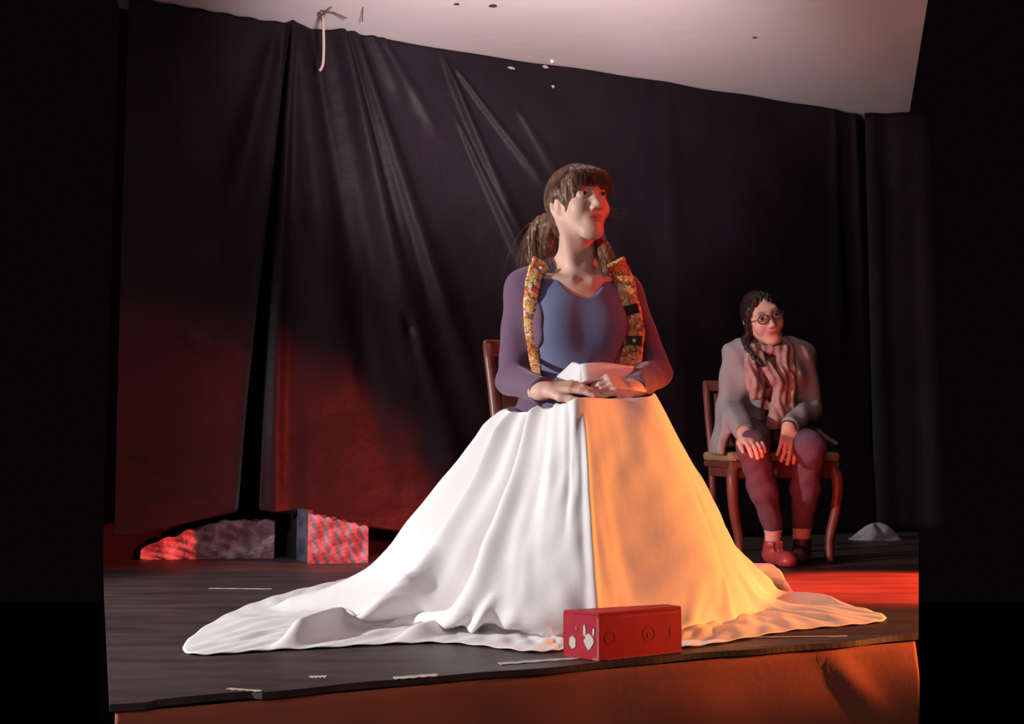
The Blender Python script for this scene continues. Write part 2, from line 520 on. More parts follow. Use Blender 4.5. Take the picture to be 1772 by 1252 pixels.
def backdrop_disp(u, z):
    d = .010 * math.sin(u * 2.3 + z * .7) + .006 * math.sin(u * 5.1 - z * 1.9 + 1) + .003 * math.sin(u * 13 + z * 7)
    for ua, za, ub, zb, wd, am in FOLDS:
        dz = zb - za; du = ub - ua
        L = dz * dz + du * du
        t = ((u - ua) * du + (z - za) * dz) / L
        if t < -.15 or t > 1.3: continue
        dist = abs((u - ua) * dz - (z - za) * du) / math.sqrt(L)
        wloc = wd * (.45 + .75 * max(0, min(1, t)))
        if dist > 3 * wloc: continue
        f = math.exp(-(dist / wloc) ** 2)
        f *= min(1, max(0, (t + .15) / .2)) * min(1, max(0, (1.3 - t) / .45))
        d += am * f
    return d

def hem_z(u):
    pts = [(-3.5, .06)] + [(wall_uz(px, py, .18)[0], wall_uz(px, py, .18)[1]) for px, py in ((234, 926), (330, 903), (415, 884), (430, 880), (530, 893), (640, 913))] + [(1.6, .02), (9, .02)]
    for (a, za), (b, zb) in zip(pts, pts[1:]):
        if a <= u <= b: return za + (zb - za) * (u - a) / (b - a)
    return .02

def panel(name, left_u, right_u, nu, nz, label, extra=None, cat='backdrop'):
    vs = []
    for j in range(nz):
        v = j / (nz - 1)
        for i in range(nu):
            t = i / (nu - 1)
            zt = CEIL - .004 - .006 * (1 + math.sin(t * 40)) * .5
            z = zt
            for _ in range(2):
                u = left_u(z) + (right_u(z) - left_u(z)) * t
                z = zt + (hem_z(u) - zt) * v
            belly = .20 * max(0, 1 - z / 1.3) ** 2 * max(0, min(1, (1.9 - u) / 1.2))
            off = backdrop_disp(u, z) + .02 + belly + (extra(t, z) if extra else 0)
            vs.append(wall_pt(u, z, off))
    o = mesh_obj(name, vs, grid_faces(nz, nu), M['plastic'], origin=tuple(wall_pt((left_u(0) + right_u(0)) / 2, 0)))
    solid(o, .0015)
    tag(o, label, cat, 'black plastic backdrop sheets')
    return o

gl0, gl1 = wall_uz(498, 50), wall_uz(412, 880, .18)
gr0, gr1 = wall_uz(499, 50), wall_uz(450, 870, .18)
def lin(a, b):
    return lambda z: a[0] + (b[0] - a[0]) * (a[1] - z) / (a[1] - b[1])
panel('plastic_sheet', lambda z: UB0 + .03, lin(gl0, gl1), 200, 150,
      'flat black plastic sheet at the left end of the backdrop, its hem raised and slanting',
      lambda t, z: .015 * math.exp(-((1 - t) / .03)) * min(1, (CEIL - z) / 1.0))
panel('plastic_sheet', lin(gr0, gr1), lambda z: UC, 420, 190,
      'wide black plastic sheet with folds fanning down from the ceiling behind the two women')
# the piece that turns the corner and runs towards the audience
vs = []
nu, nz = 160, 60
for j in range(nz):
    z = CEIL - .004 + (.02 - CEIL) * j / (nz - 1)
    for i in range(nu):
        s = .34 * i / (nu - 1)
        o = .010 * math.sin(s * 26 + z * .5) + .004 * math.sin(s * 47)
        vs.append(wall_pt(UC + .012 + s, z, .02 + s * .55 + o))
o = mesh_obj('plastic_sheet', vs, grid_faces(nz, nu), M['plastic'], origin=tuple(wall_pt(UC + .2, 0, .1)))
solid(o, .0015)
tag(o, 'narrow black plastic sheet turning forward past the corner at the far right', 'backdrop', 'black plastic backdrop sheets')

# ------------------------------------------------------------------ low things under the raised hem (left)
def crumple_box(name, p0, p1, depth, hfun, m, label, cat, amp=.006, group=None):
    """a low block standing on the floor from p0 to p1 (front face), height hfun(t)"""
    p0, p1 = Vector(p0), Vector(p1)
    d = (p1 - p0); n = Vector((-d.y, d.x, 0)).normalized()
    nx, nzz, nd = 60, 14, 6
    parts = []
    def pt(t, v, k):
        q = p0 + d * t + n * depth * k
        h = hfun(t)
        jit = amp * (math.sin(t * 37 + v * 11) * math.sin(v * 9 + t * 5 + k * 3))
        return q - n * jit + Vector((0, 0, h * v + (jit if v > .99 else 0)))
    fr = [pt(i / (nx - 1), j / (nzz - 1), 0) for j in range(nzz) for i in range(nx)]
    parts.append((fr, [tuple(f) for f in grid_faces(nzz, nx)]))
    tp = [pt(i / (nx - 1), 1, k / (nd - 1)) for k in range(nd) for i in range(nx)]
    parts.append((tp, [tuple(f) for f in grid_faces(nd, nx)]))
    for t in (0, 1):
        sd = [pt(t, j / (nzz - 1), k / (nd - 1)) for k in range(nd) for j in range(nzz)]
        parts.append((sd, [tuple(f) for f in grid_faces(nd, nzz)]))
    bk = [pt(i / (nx - 1), j / (nzz - 1), 1) for j in range(nzz) for i in range(nx)]
    parts.append((bk, [tuple(f) for f in grid_faces(nzz, nx)]))
    v, f = join_geo(parts)
    bm = bmesh.new()
    bv = [bm.verts.new(q) for q in v]
    for q in f: bm.faces.new([bv[i] for i in q])
    bmesh.ops.remove_doubles(bm, verts=bm.verts, dist=.0005)
    c = (p0 + p1) / 2
    o = from_bm(name, bm, m, smooth=False, origin=(c.x, c.y, 0))
    tag(o, label, cat, group)
    return o
crumple_box('stone_block', G(243, 968), G(474, 965), .06, lambda t: .045 + .115 * min(1, t / .62) ** .8, M['stone_lit'],
            'long mottled pink and red block lying under the slanting hem at far left', 'block', .008)
crumple_box('stone_block', G(532, 975), G(637, 973), .09, lambda t: .205 - .060 * t, M['stone'],
            'upright mottled pink block right of the black post under the backdrop', 'block', .006)
pr = thing('black_post', tuple((G(478, 960) + G(533, 973)) / 2), 'short black box with a grey right side standing between the pink blocks', 'box')
a, b, c2 = G(478, 958), G(512, 968), G(533, 973)
def prism(pts, z0, z1):
    bm = bmesh.new()
    lo = [bm.verts.new((p.x, p.y, z0)) for p in pts]; hi = [bm.verts.new((p.x, p.y, z1)) for p in pts]
    n = len(pts)
    bm.faces.new(lo[::-1]); bm.faces.new(hi)
    for i in range(n): bm.faces.new((lo[i], lo[(i + 1) % n], hi[(i + 1) % n], hi[i]))
    return bm
from_bm('body', prism([a, b, b + Vector((0.01, .05, 0)), a + Vector((.01, .05, 0))], 0, .215), M['black_paint'], pr)
from_bm('side_board', prism([b + Vector((.001, 0, 0)), c2, c2 + Vector((.01, .04, 0)), b + Vector((.011, .05, 0))], 0, .215), M['grey_side'], pr)

# grey cloth far right
vs = []
c0 = G(1520, 935)
for j in range(24):
    for i in range(30):
        a = 2 * math.pi * i / 30; r = j / 23
        x = math.cos(a) * r * .14; y = math.sin(a) * r * .07
        z = .075 * (1 - r ** 2) * (.55 + .45 * math.sin(a * 3 + 1)) + .01 * (1 - r) + .045 * max(0, x / .14) * (1 - r)
        vs.append(c0 + Vector((x, y + .05, z + .001)))
fs = [(j * 30 + i, j * 30 + (i + 1) % 30, (j + 1) * 30 + (i + 1) % 30, (j + 1) * 30 + i) for j in range(23) for i in range(30)]
o = mesh_obj('grey_cloth', vs, fs, M['greycloth'], origin=tuple(c0))
tag(o, 'crumpled grey cloth on the floor at the far right edge', 'cloth')

# ------------------------------------------------------------------ strips on the floor
def strip(name, a, b, wd, m, label, cat, group=None, z=.0008, th=.0012):
    a, b = G(*a), G(*b)
    d = (b - a).normalized(); n = Vector((-d.y, d.x, 0))
    nn = 10
    L, R_ = [], []
    for i in range(nn):
        t = i / (nn - 1)
        q = a + (b - a) * t
        L.append(q + n * (wd * .5 * (1 + .2 * math.sin(i * 2.3)))); R_.append(q - n * (wd * .5 * (1 + .2 * math.cos(i * 3.1))))
    pts = L + R_[::-1]
    bm = prism([Vector((p.x, p.y, 0)) for p in pts], z, z + th)
    o = from_bm(name, bm, m, origin=tuple(a))
    tag(o, label, cat, group)
    return o
strip('tape_strip', (682, 1174), (757, 1168), .022, M['tape'], 'short pale strip of tape on the floor near the stage edge', 'tape')
strip('tape_strip', (864, 1149), (1000, 1139), .022, M['tape'], 'long pale strip of tape on the floor just left of the red box', 'tape')
strip('tape_strip', (394, 1192), (452, 1196), .010, M['tape'], 'thin pale torn strip of tape on the floor at the front left', 'tape')
strip('tape_strip', (535, 1172), (565, 1171), .016, M['tape'], 'faint small scrap of tape on the floor left of the short strip', 'tape')
strip('tape_strip', (362, 1018), (470, 1019), .012, M['tape'], 'thin pale line of tape on the floor at the back left', 'tape')
strip('paper_strip', (1290, 1103), (1466, 1101), .012, M['tape'], 'thin pale strip lying on the stage edge right of the red box', 'tape')

# ------------------------------------------------------------------ ceiling bits
t = thing('wire_hook', tuple(P(562, 30, 4.42)), 'rusty twisted wire at the ceiling with a pale cord hanging down', 'hook')
pts = [P(584, -6, 4.42), P(572, 12, 4.42), P(562, 24, 4.43), P(556, 34, 4.43)]
parts = [tube_geo(catmull(pts, 12), .005, 8), tube_geo([P(556, 18, 4.42), P(567, 20, 4.42), P(580, 22, 4.42), P(600, 32, 4.44)], .003, 6),
         tube_geo([P(553, 22, 4.43), P(560, 30, 4.42), P(557, 38, 4.43)], .005, 6)]
v, f = join_geo(parts); mesh_obj('twisted_wire', v, f, M['wire'], t)
v, f = tube_geo(catmull([P(559, 28, 4.41), P(560, 60, 4.40), P(560, 95, 4.40), P(558, 114, 4.40), P(553, 123, 4.40)], 18), .0062, 8)
mesh_obj('cord', v, f, M['stick'], t)
v, f = tube_geo([P(629, -8, 4.42), P(628, 15, 4.42), P(627, 38, 4.46)], .0022, 6)
o = mesh_obj('hanging_wire', v, f, M['wire'], origin=tuple(P(628, 15, 4.42)))
tag(o, 'single thin straight wire running up to the ceiling', 'wire')
def scrap(px, py, wpx, hpx, label, m, dz=0, off=.06):
    u, z = wall_uz(px, py, off); s = 0.0026
    bm = bmesh.new()
    n = 9
    vs_ = [bm.verts.new(wall_pt(u + math.cos(i * 2 * math.pi / n) * wpx * s * .5 * (1 + .3 * math.sin(i * 5)), z + math.sin(i * 2 * math.pi / n) * hpx * s * .5, off + .004 * math.sin(i * 3))) for i in range(n)]
    f = bm.faces.new(vs_)
    r = bmesh.ops.extrude_face_region(bm, geom=[f])
    bmesh.ops.translate(bm, verts=[q for q in r['geom'] if isinstance(q, bmesh.types.BMVert)], vec=-Vn * .003)
    o = from_bm('tape_or_glint', bm, m, origin=tuple(wall_pt(u, z, off)))
    tag(o, label, 'tape')
    return o
scrap(915, 92, 40, 15, 'white scrap of tape on the backdrop top edge, largest', M['paper'])
scrap(955, 103, 9, 16, 'small white stand-in for a glint at the notch in the backdrop top edge', M['paper'])  # white piece imitates light glinting in the gap
scrap(944, 116, 12, 6, 'tiny pale tape scrap just under the notch', M['stick'])
scrap(957, 150, 6, 6, 'tiny pale speck of tape, lowest on the backdrop', M['stick'])
scrap(885, 118, 14, 5, 'pale sliver for a lit crease in the plastic left of the notch', M['stick'])  # pale piece imitates light caught by a fold of the plastic
for px, py, r, lb in ((853, 10, .018, 'dark stain on the ceiling, middle one near the hanging wire'), (790, 7, .012, 'dark stain on the ceiling nearest the hanging wire'), (1306, 65, .011, 'small dark spot on the ceiling at the right')):
    c0 = G(px, py, CEIL - .0015)
    bm = bmesh.new()
    bmesh.ops.create_cone(bm, cap_ends=True, segments=14, radius1=r, radius2=r * .8, depth=.002)
    for i, q in enumerate(bm.verts): q.co.x *= 1 + .35 * math.sin(i * 2.1)
    bmesh.ops.translate(bm, verts=bm.verts, vec=c0)
    o = from_bm('ceiling_stain', bm, M['wire'], origin=tuple(c0))
    tag(o, lb, 'stain')

# ------------------------------------------------------------------ figures: shared sculpting pieces
def v3(p): return np.array(tuple(p), float)

def hand(F, wrist, tip_dir, back_dir, side, curl, L=.165, r=.0085, spread=.05, thumb=.5, wr=.022):
    """palm, four fingers and a thumb. back_dir = back of the hand, side = +1 when the thumb is on cross(tip, back)"""
    w_ = v3(wrist); t = v3(tip_dir); t /= np.linalg.norm(t)
    b = v3(back_dir); b -= t * (b @ t); b /= np.linalg.norm(b)
    s = np.cross(t, b) * side                                      # towards the thumb
    pl = L * .50
    base = [w_ + t * pl * (1.02 - .03 * abs(i - 1.2)) + s * (.030 - .0195 * i) for i in range(4)]
    for i in range(4):
        F.cone(w_ + s * (.014 - .009 * i), base[i], .0150, .0110, k=.012)
    F.cone(w_ - t * .02, w_ + t * .015, wr, wr * .9, k=.015)
    lens = [.43, .48, .45, .35]
    for i in range(4):
        p = base[i]; d = t + s * spread * (1.5 - i); d /= np.linalg.norm(d)
        ang = 0
        rr = r * (1.0 if i < 3 else .88)
        for j, fr in enumerate((.44, .31, .25)):
            ang += curl[i] * (1.0, 1.15, .8)[j]
            dd = d * math.cos(ang) - b * math.sin(ang)
            q = p + dd * L * lens[i] * fr
            F.cone(p, q, rr * (1.12 - .08 * j), rr * (1.04 - .10 * j), k=.0035)
            p = q
    th = w_ + t * pl * .30 + s * .022
    d = t * .62 + s * thumb - b * .25; d /= np.linalg.norm(d)
    q = th + d * .040; F.cone(th, q, .0145, .0110, k=.012)
    d2 = t * .95 + s * thumb * .25 - b * .25; d2 /= np.linalg.norm(d2)
    q2 = q + d2 * .030; F.cone(q, q2, .0108, .0100, k=.006)
    F.cone(q2, q2 + d2 * .022, .0100, .0078, k=.004)

def head(F, c, R, sc=1.0, jaw=1.0, lid=.0043):
    """R columns = head right(image), back, up ; face looks along -column 1"""
    c = v3(c); R = np.asarray(R)
    def p(x, y, z): return c + R @ (np.array([x, y, z]) * sc)
    F.ell(p(0, .018, .038), np.array([.073, .092, .080]) * sc, R, k=.02)
    F.ell(p(0, -.030, .010), np.array([.062, .058, .080]) * sc, R, k=.02)
    F.cone(p(0, -.030, -.030), p(0, -.056, -.086 * jaw), .050 * sc, .023 * sc, k=.03)
    for sx in (-1, 1):
        F.cone(p(sx * .055, .005, -.035), p(sx * .022, -.055, -.086 * jaw), .016 * sc, .014 * sc, k=.03)
        F.ell(p(sx * .040, -.060, -.022), np.array([.022, .020, .024]) * sc, R, k=.025)
    F.ell(p(0, -.064, -.088 * jaw), np.array([.015, .013, .013]) * sc, R, k=.02)
    # brow, sockets, nose
    F.cone(p(-.034, -.074, .040), p(.034, -.074, .040), .014 * sc, .014 * sc, k=.018)
    for sx in (-1, 1):
        F.ell(p(sx * .032, -.096, .018), np.array([.020, .016, .014]) * sc, R, k=.014, op='sub')
    F.cone(p(0, -.080, .026), p(0, -.100, -.018), .0070 * sc, .0095 * sc, k=.016)
    F.ell(p(0, -.1005, -.021), np.array([.0105, .0100, .0092]) * sc, R, k=.008)
    for sx in (-1, 1):
        F.ell(p(sx * .0125, -.094, -.025), np.array([.0080, .0100, .0070]) * sc, R, k=.006)
        F.ell(p(sx * .0065, -.101, -.034), np.array([.0035, .0045, .0040]) * sc, R, k=.003, op='sub')
    # eyelids as a ball with an almond opening
    for sx in (-1, 1):
        e = p(sx * .032, -.0730, .018)
        F.ell(e, np.array([.0158, .0145, .0135]) * sc, R, k=.005)
        F.ell(p(sx * .032, -.0900, .0175), np.array([.0136, .014, lid]) * sc, R, k=.002, op='sub')
    # mouth
    F.ell(p(0, -.073, -.050), np.array([.030, .014, .021]) * sc, R, k=.016)
    F.ell(p(0, -.0812, -.0490), np.array([.0245, .0092, .0043]) * sc, R, k=.004)
    F.ell(p(0, -.0805, -.0590), np.array([.0205, .0092, .0054]) * sc, R, k=.004)
    if F.h < .0034: F.ell(p(0, -.0900, -.0537), np.array([.0225, .0085, .0014]) * sc, R, k=.002, op='sub')
    # ears
    for sx in (-1, 1):
        Re = R @ np.array(Matrix.Rotation(sx * -.35, 3, 'Z'))
        F.ell(p(sx * .073, .012, .002), np.array([.009, .019, .031]) * sc, Re, k=.006)
        F.ell(p(sx * .082, .008, .006), np.array([.007, .010, .017]) * sc, Re, k=.004, op='sub')
        F.ell(p(sx * .071, .006, -.024), np.array([.008, .010, .011]) * sc, Re, k=.006)
    return p

def skin_tint(c, R, sc, base, lip, brow):
    c = v3(c); R = np.asarray(R)
    def fn(V):
        q = (V - c) @ R / sc
        col = np.tile(np.array(base), (len(V), 1))
        front = q[:, 1] < -.045
        def blob(cx, cz, rx, rz, sharp=1.0):
            e = ((q[:, 0] - cx) / rx) ** 2 + ((q[:, 2] - cz) / rz) ** 2
            return np.clip((1.35 - e) / .7, 0, 1) * front
        l = np.maximum(blob(0, -.0498, .026, .0050), blob(0, -.0585, .022, .0058)) * (q[:, 1] < -.066)
        col = col * (1 - l[:, None]) + np.array(lip) * l[:, None]
        for sx in (-1, 1):
            t_ = (q[:, 0] * sx - .014) / .034
            zb = .0385 + .006 * np.sin(np.clip(t_, 0, 1) * 2.4)
            e = np.clip(1.3 - np.abs(q[:, 2] - zb) / .0034, 0, 1) * np.clip((t_ + .1) / .15, 0, 1) * np.clip((1.05 - t_) / .25, 0, 1) * front
            col = col * (1 - .8 * e[:, None]) + np.array(brow) * .8 * e[:, None]
            # lash line
            ex = (q[:, 0] - sx * .032) / .0165
            zl = .0175 + .0050 * np.sqrt(np.clip(1 - ex ** 2, 0, 1))
            e = np.clip(1.2 - np.abs(q[:, 2] - zl) / .0016, 0, 1) * (np.abs(ex) < 1) * (q[:, 1] < -.07)
            col = col * (1 - .7 * e[:, None]) + np.array(brow) * .7 * e[:, None]
        return col.clip(0, 1)
    return fn

def eyes(c, R, sc, parent, look):
    c = v3(c); R = np.asarray(R)
    for sx in (-1, 1):
        e = c + R @ (np.array([sx * .032, -.0745, .018]) * sc)
        bm = bmesh.new(); bmesh.ops.create_uvsphere(bm, u_segments=24, v_segments=16, radius=.0122 * sc)
        bmesh.ops.translate(bm, verts=bm.verts, vec=Vector(e))
        ob = from_bm('eye', bm, M['eye'], parent, smooth=True)
        d = R @ np.array(look); d /= np.linalg.norm(d)
        bm = bmesh.new(); bmesh.ops.create_uvsphere(bm, u_segments=18, v_segments=10, radius=.0063 * sc)
        bmesh.ops.scale(bm, verts=bm.verts, vec=(1, 1, .35))
        bmesh.ops.transform(bm, verts=bm.verts, matrix=Matrix.Translation(Vector(e + d * .0112 * sc)) @ Vector(d).to_track_quat('Z', 'Y').to_matrix().to_4x4())
        from_bm('iris', bm, M['iris'], ob, smooth=True)

def strands(name, paths, rad, m, parent, seg=3):
    parts = []
    for pth in paths:
        n = len(pth)
        rr = [rad * (1 - .75 * (i / (n - 1)) ** 3) for i in range(n)]
        parts.append(tube_geo(pth, rr, seg, cap=False))
    v, f = join_geo(parts)
    o = mesh_obj(name, v, f, m, parent)
    return o

# ------------------------------------------------------------------ the seated performer (front)
PSI = math.radians(12)
O1 = Vector((0.193, 3.08, 0))
def T1(x, y, z):
    return O1 + Vector((x * math.cos(PSI) - y * math.sin(PSI), x * math.sin(PSI) + y * math.cos(PSI), z))
RT1 = rotm(PSI)
def torso1(F, g=0.0, hips=True):
    E = lambda c, r, k=.05: F.ell(T1(*c), np.array(r) + g, RT1, k=k)
    if hips: E((0, .05, .57), (.165, .125, .11))
    E((0, .025, .70), (.122, .092, .15))
    E((0, .020, .84), (.140, .098, .15))
    E((0, .020, .915), (.135, .080, .09))
    F.cone(T1(-.135, .025, .945), T1(.135, .025, .945), .048 + g, .048 + g, k=.05)
    for sx in (-1, 1):
        E((sx * .064, -.046, .835), (.066, .050, .066), .05)
        F.cone(T1(sx * .125, .030, .965), T1(sx * .035, .028, 1.025), .030 + g, .030 + g, k=.04)
SHL, SHR = T1(-.158, .025, .942), T1(.160, .030, .942)
ELL, ELR = T1(-.186, .040, .680), T1(.247, .010, .705)
WRL, WRR = T1(-.158, -.215, .633), T1(.102, -.215, .645)
def arms1(F, g=0.0, cuff=0.0):
    F.cone(SHL, ELL, .045 + g, .036 + g, k=.03); F.cone(ELL, WRL, .037 + g, .024 + g + cuff, k=.012)
    F.cone(SHR, ELR, .045 + g, .036 + g, k=.03); F.cone(ELR, WRR, .037 + g, .024 + g + cuff, k=.012)

P1 = thing('person', tuple(T1(0, .05, 0)), 'woman seated in front with a white sheet over her knees, mauve cardigan, blue top', 'person')
HC1 = P(1001, 358, 3.03)
RH1 = rotm(math.radians(29), math.radians(-3), math.radians(-5))
F = Field((-.16, 2.60, .02), (.56, 3.34, 1.36), .0032)
torso1(F)
head(F, HC1, RH1, 1.0)
nb = T1(.0, .025, .985)
F.cone(nb, v3(HC1) + RH1 @ np.array([0, .015, -.045]), .054, .050, k=.03)
for sx in (-1, 1):                                                  # neck cords and collar bones
    F.cone(T1(sx * .016, -.030, .985), v3(HC1) + RH1 @ np.array([sx * .055, .010, -.040]), .006, .011, k=.03)
    F.cone(T1(sx * .032, -.054, .968), T1(sx * .125, -.020, .982), .006, .007, k=.025)
F.ell(T1(0, -.022, .972), (.040, .024, .034), RT1, k=.03)
arms1(F)
hand(F, WRL, v3(T1(-.040, -.275, .650)) - v3(WRL), (0, -.35, .9), +1, (.18, .22, .28, .35), L=.160)
hand(F, WRR, v3(T1(-.050, -.275, .657)) - v3(WRR), (0, -.75, .65), -1, (.30, .42, .50, .55), L=.160)
HIPL, HIPR = T1(-.09, .04, .505), T1(.09, .04, .505)
KNL, KNR = T1(-.082, -.340, .532), T1(.118, -.262, .532)
for hp, kn, sx in ((HIPL, KNL, -1), (HIPR, KNR, 1)):
    an = Vector((kn.x, kn.y + .05, .09))
    F.cone(hp, kn, .078, .053, k=.03); F.cone(kn, an, .053, .036, k=.02)
    F.cone(an, an + Vector((.01, -.0, -.045)), .036, .036, k=.02)
    F.cone(an + Vector((0, .01, -.045)), an + Vector((.03, -.13, -.05)), .036, .026, k=.02)
SK1 = (0.72, 0.45, 0.35)
body1 = field_obj('body', F, M['skin'], P1, skin_tint(HC1, RH1, 1.0, SK1, (0.56, 0.24, 0.20), (0.10, 0.05, 0.03)))
eyes(HC1, RH1, 1.0, P1, (.10, -1, .05))

# blue top
F = Field(v3(O1) + (-.28, -.26, .50), v3(O1) + (.28, .26, 1.06), .0035)
torso1(F, .006)
F.ell(T1(0, -.11, 1.030), (.088, .17, .118), RT1, k=.006, op='sub')
for sx in (-1, 1):
    F.ell(T1(sx * .185, .02, .96), (.055, .12, .10), RT1, k=.01, op='sub')
F.box(T1(0, .02, 1.09), (.2, .2, .055), RT1, k=.005, op='sub')
def wr(X, Y, Z):
    return .0016 * np.sin(Z * 60 + X * 30 + 2 * np.sin(X * 22)) * np.clip((.80 - Z) / .1, 0, 1)
F.warp(wr)
top1 = field_obj('blue_top', F, M['top1'], P1)

# mauve cardigan, open at the front
F = Field(v3(O1) + (-.34, -.34, .50), v3(O1) + (.38, .28, 1.08), .0035)
torso1(F, .013)
F.ell(T1(0, -.02, 1.06), (.078, .10, .085), RT1, k=.01, op='sub')
F.box(T1(.006, -.17, .83), (.126, .150, .40), RT1, rd=.02, k=.02, op='sub')
F.cone(SHL, ELL, .056, .047, k=.04); F.cone(ELL, WRL, .049, .036, k=.015)
F.cone(SHR, ELR, .056, .047, k=.04); F.cone(ELR, WRR, .049, .036, k=.015)
for w_, e_ in ((WRL, ELL), (WRR, ELR)):                              # sleeve ends cut square
    d = (v3(w_) - v3(e_)); d /= np.linalg.norm(d)
    rr = np.array(Vector(d).to_track_quat('Y', 'Z').to_matrix())
    F.box(v3(w_) + d * .045, (.06, .045, .06), rr, rd=.002, k=.002, op='sub')
def wr(X, Y, Z):
    return .0022 * np.sin(Z * 70 + 3 * np.sin(X * 26 + Y * 15)) * (.4 + .6 * np.exp(-((Z - .68) / .07) ** 2)) + .0012 * np.sin(X * 55 + Z * 31)
F.warp(wr)
card1 = field_obj('cardigan', F, M['cardigan1'], P1)

# embroidered band hanging from both shoulders
def bvh_of(*obs):
    V, Fc = [], []
    for o in obs:
        off = np.array(abs_loc(o)); b = len(V)
        V += [tuple(np.array(v.co) + off) for v in o.data.vertices]
        Fc += [tuple(i + b for i in p.vertices) for p in o.data.polygons]
    return BVHTree.FromPolygons(V, Fc)
bt = bvh_of(card1, top1, body1)
def drape(path_px, width, d0=2.6, lift=.006):
    """band following the clothes below it: path in measured picture points, smoothed"""
    pts = catmull([(x, y, 0) for x, y in path_px], 46)
    rows = []
    deps = []
    for i, q in enumerate(pts):
        r = ray(q[0], q[1]).normalized()
        hit = bt.ray_cast(Vector((0, 0, CAM_H)), r)
        deps.append(hit[0].y if hit[0] is not None else (deps[-1] if deps else 3.0))
    deps = np.minimum(deps, 3.07)
    deps = np.convolve(np.pad(deps, 3, mode='edge'), np.ones(7) / 7, 'valid')
    for i, q in enumerate(pts):
        a = pts[max(i - 1, 0)]; b = pts[min(i + 1, 45)]
        t = np.array([b[0] - a[0], b[1] - a[1]]); t /= np.linalg.norm(t); nx, ny = -t[1], t[0]
        wv = width[0] + (width[1] - width[0]) * i / 45
        row = []
        for k in range(9):
            s = (k / 8 - .5) * wv * (1 + .05 * math.sin(i * .8))
            row.append(P(q[0] + nx * s, q[1] + ny * s, deps[i] - lift - .004 * math.cos((k / 8 - .5) * 3) - .002 * math.sin(i * .9)))
        rows.append(row)
    back_ = []
    for k in range(5, 0, -1):
        back_.append([p + Vector((0, .028 * k, .004 * k - .0022 * k * k)) for p in rows[0]])
    return back_ + rows
def band(name, path, width):
    rows = drape(path, width)
    vs = [p for r in rows for p in r]
    o = mesh_obj(name, vs, grid_faces(len(rows), 9), M['band'], P1)
    solid(o, .004)
    return o, rows
b1, rw1 = band('embroidered_band', [(938, 452), (931, 464), (925, 478), (919, 510), (917, 550), (921, 595), (929, 652)], (34, 15))
b2, rw2 = band('embroidered_band', [(1064, 452), (1071, 466), (1079, 484), (1087, 520), (1096, 560), (1096, 600), (1087, 642)], (34, 36))
# small mirrors and metal plates sewn on
for rw, rws in ((rw1, (11, 18, 24, 32)), (rw2, (14, 21, 27, 34, 40))):
    for n_, i in enumerate(rws):
        c = (rw[i][3 + n_ % 3] + rw[i + 1][3 + n_ % 3]) / 2 + Vector((0, -.005, 0))
        bm = bmesh.new(); bmesh.ops.create_cone(bm, cap_ends=True, segments=10, radius1=.006, radius2=.005, depth=.003)
        bmesh.ops.transform(bm, verts=bm.verts, matrix=Matrix.Translation(c) @ Matrix.Rotation(math.pi / 2, 4, 'X'))
        from_bm('mirror_disc', bm, M['brass'] if n_ % 2 else M['paper'], b1 if rw is rw1 else b2)
for i, j in ((29, 32), (39, 42)):
    a = rw2[i]; c = rw2[j]
    v = [a[1] + Vector((0, -.006, 0)), a[7] + Vector((0, -.006, 0)), c[7] + Vector((0, -.006, 0)), c[1] + Vector((0, -.006, 0))]
    solid(mesh_obj('dark_strap', v, [(0, 1, 2, 3)], M['darkshoe'], b2, smooth=False), .003)

# hair
def scalp(c, R, a, b, rad, extra=0.0):
    """point on the skull: a = angle round from the face, b = height angle"""
    return v3(c) + R @ (np.array([0, .012, .030]) + (np.array(rad) + extra) * np.array([math.sin(a) * math.cos(b), -math.cos(a) * math.cos(b), math.sin(b)]))
HR = (.084, .104, .097)
F = Field(v3(HC1) + (-.20, -.17, -.25), v3(HC1) + (.20, .19, .17), .003)
def hp(x, y, z): return v3(HC1) + RH1 @ np.array([x, y, z])
F.ell(hp(0, .012, .030), HR, RH1, k=.02)
F.ell(hp(0, .050, -.030), (.062, .055, .070), RH1, k=.03)
F.ell(hp(0, -.110, -.035), (.072, .085, .078), RH1, k=.012, op='sub')   # open face below the fringe
for sx in (-1, 1):
    F.ell(hp(sx * .085, -.004, -.012), (.024, .026, .036), RH1, k=.01, op='sub')
F.box(hp(0, -.01, -.115), (.12, .075, .065), RH1, k=.01, op='sub')
# fringe
for i in range(9):
    x = -.058 + .0145 * i
    y0 = -.090 * math.sqrt(max(0, 1 - (x / .10) ** 2)) - .002
    F.cone(hp(x * .55, -.045, .098), hp(x * .9, y0 + .008, .078), .010, .009, k=.012)
    F.cone(hp(x * .9, y0 + .004, .082), hp(x * 1.05, y0 * .98, .050 - .30 * abs(x) - .003 * math.sin(i * 2.2)), .009, .006, k=.010)
for sx in (-1, 1):
    F.cone(hp(sx * .060, -.055, .060), hp(sx * .072, -.034, .004), .008, .006, k=.01)
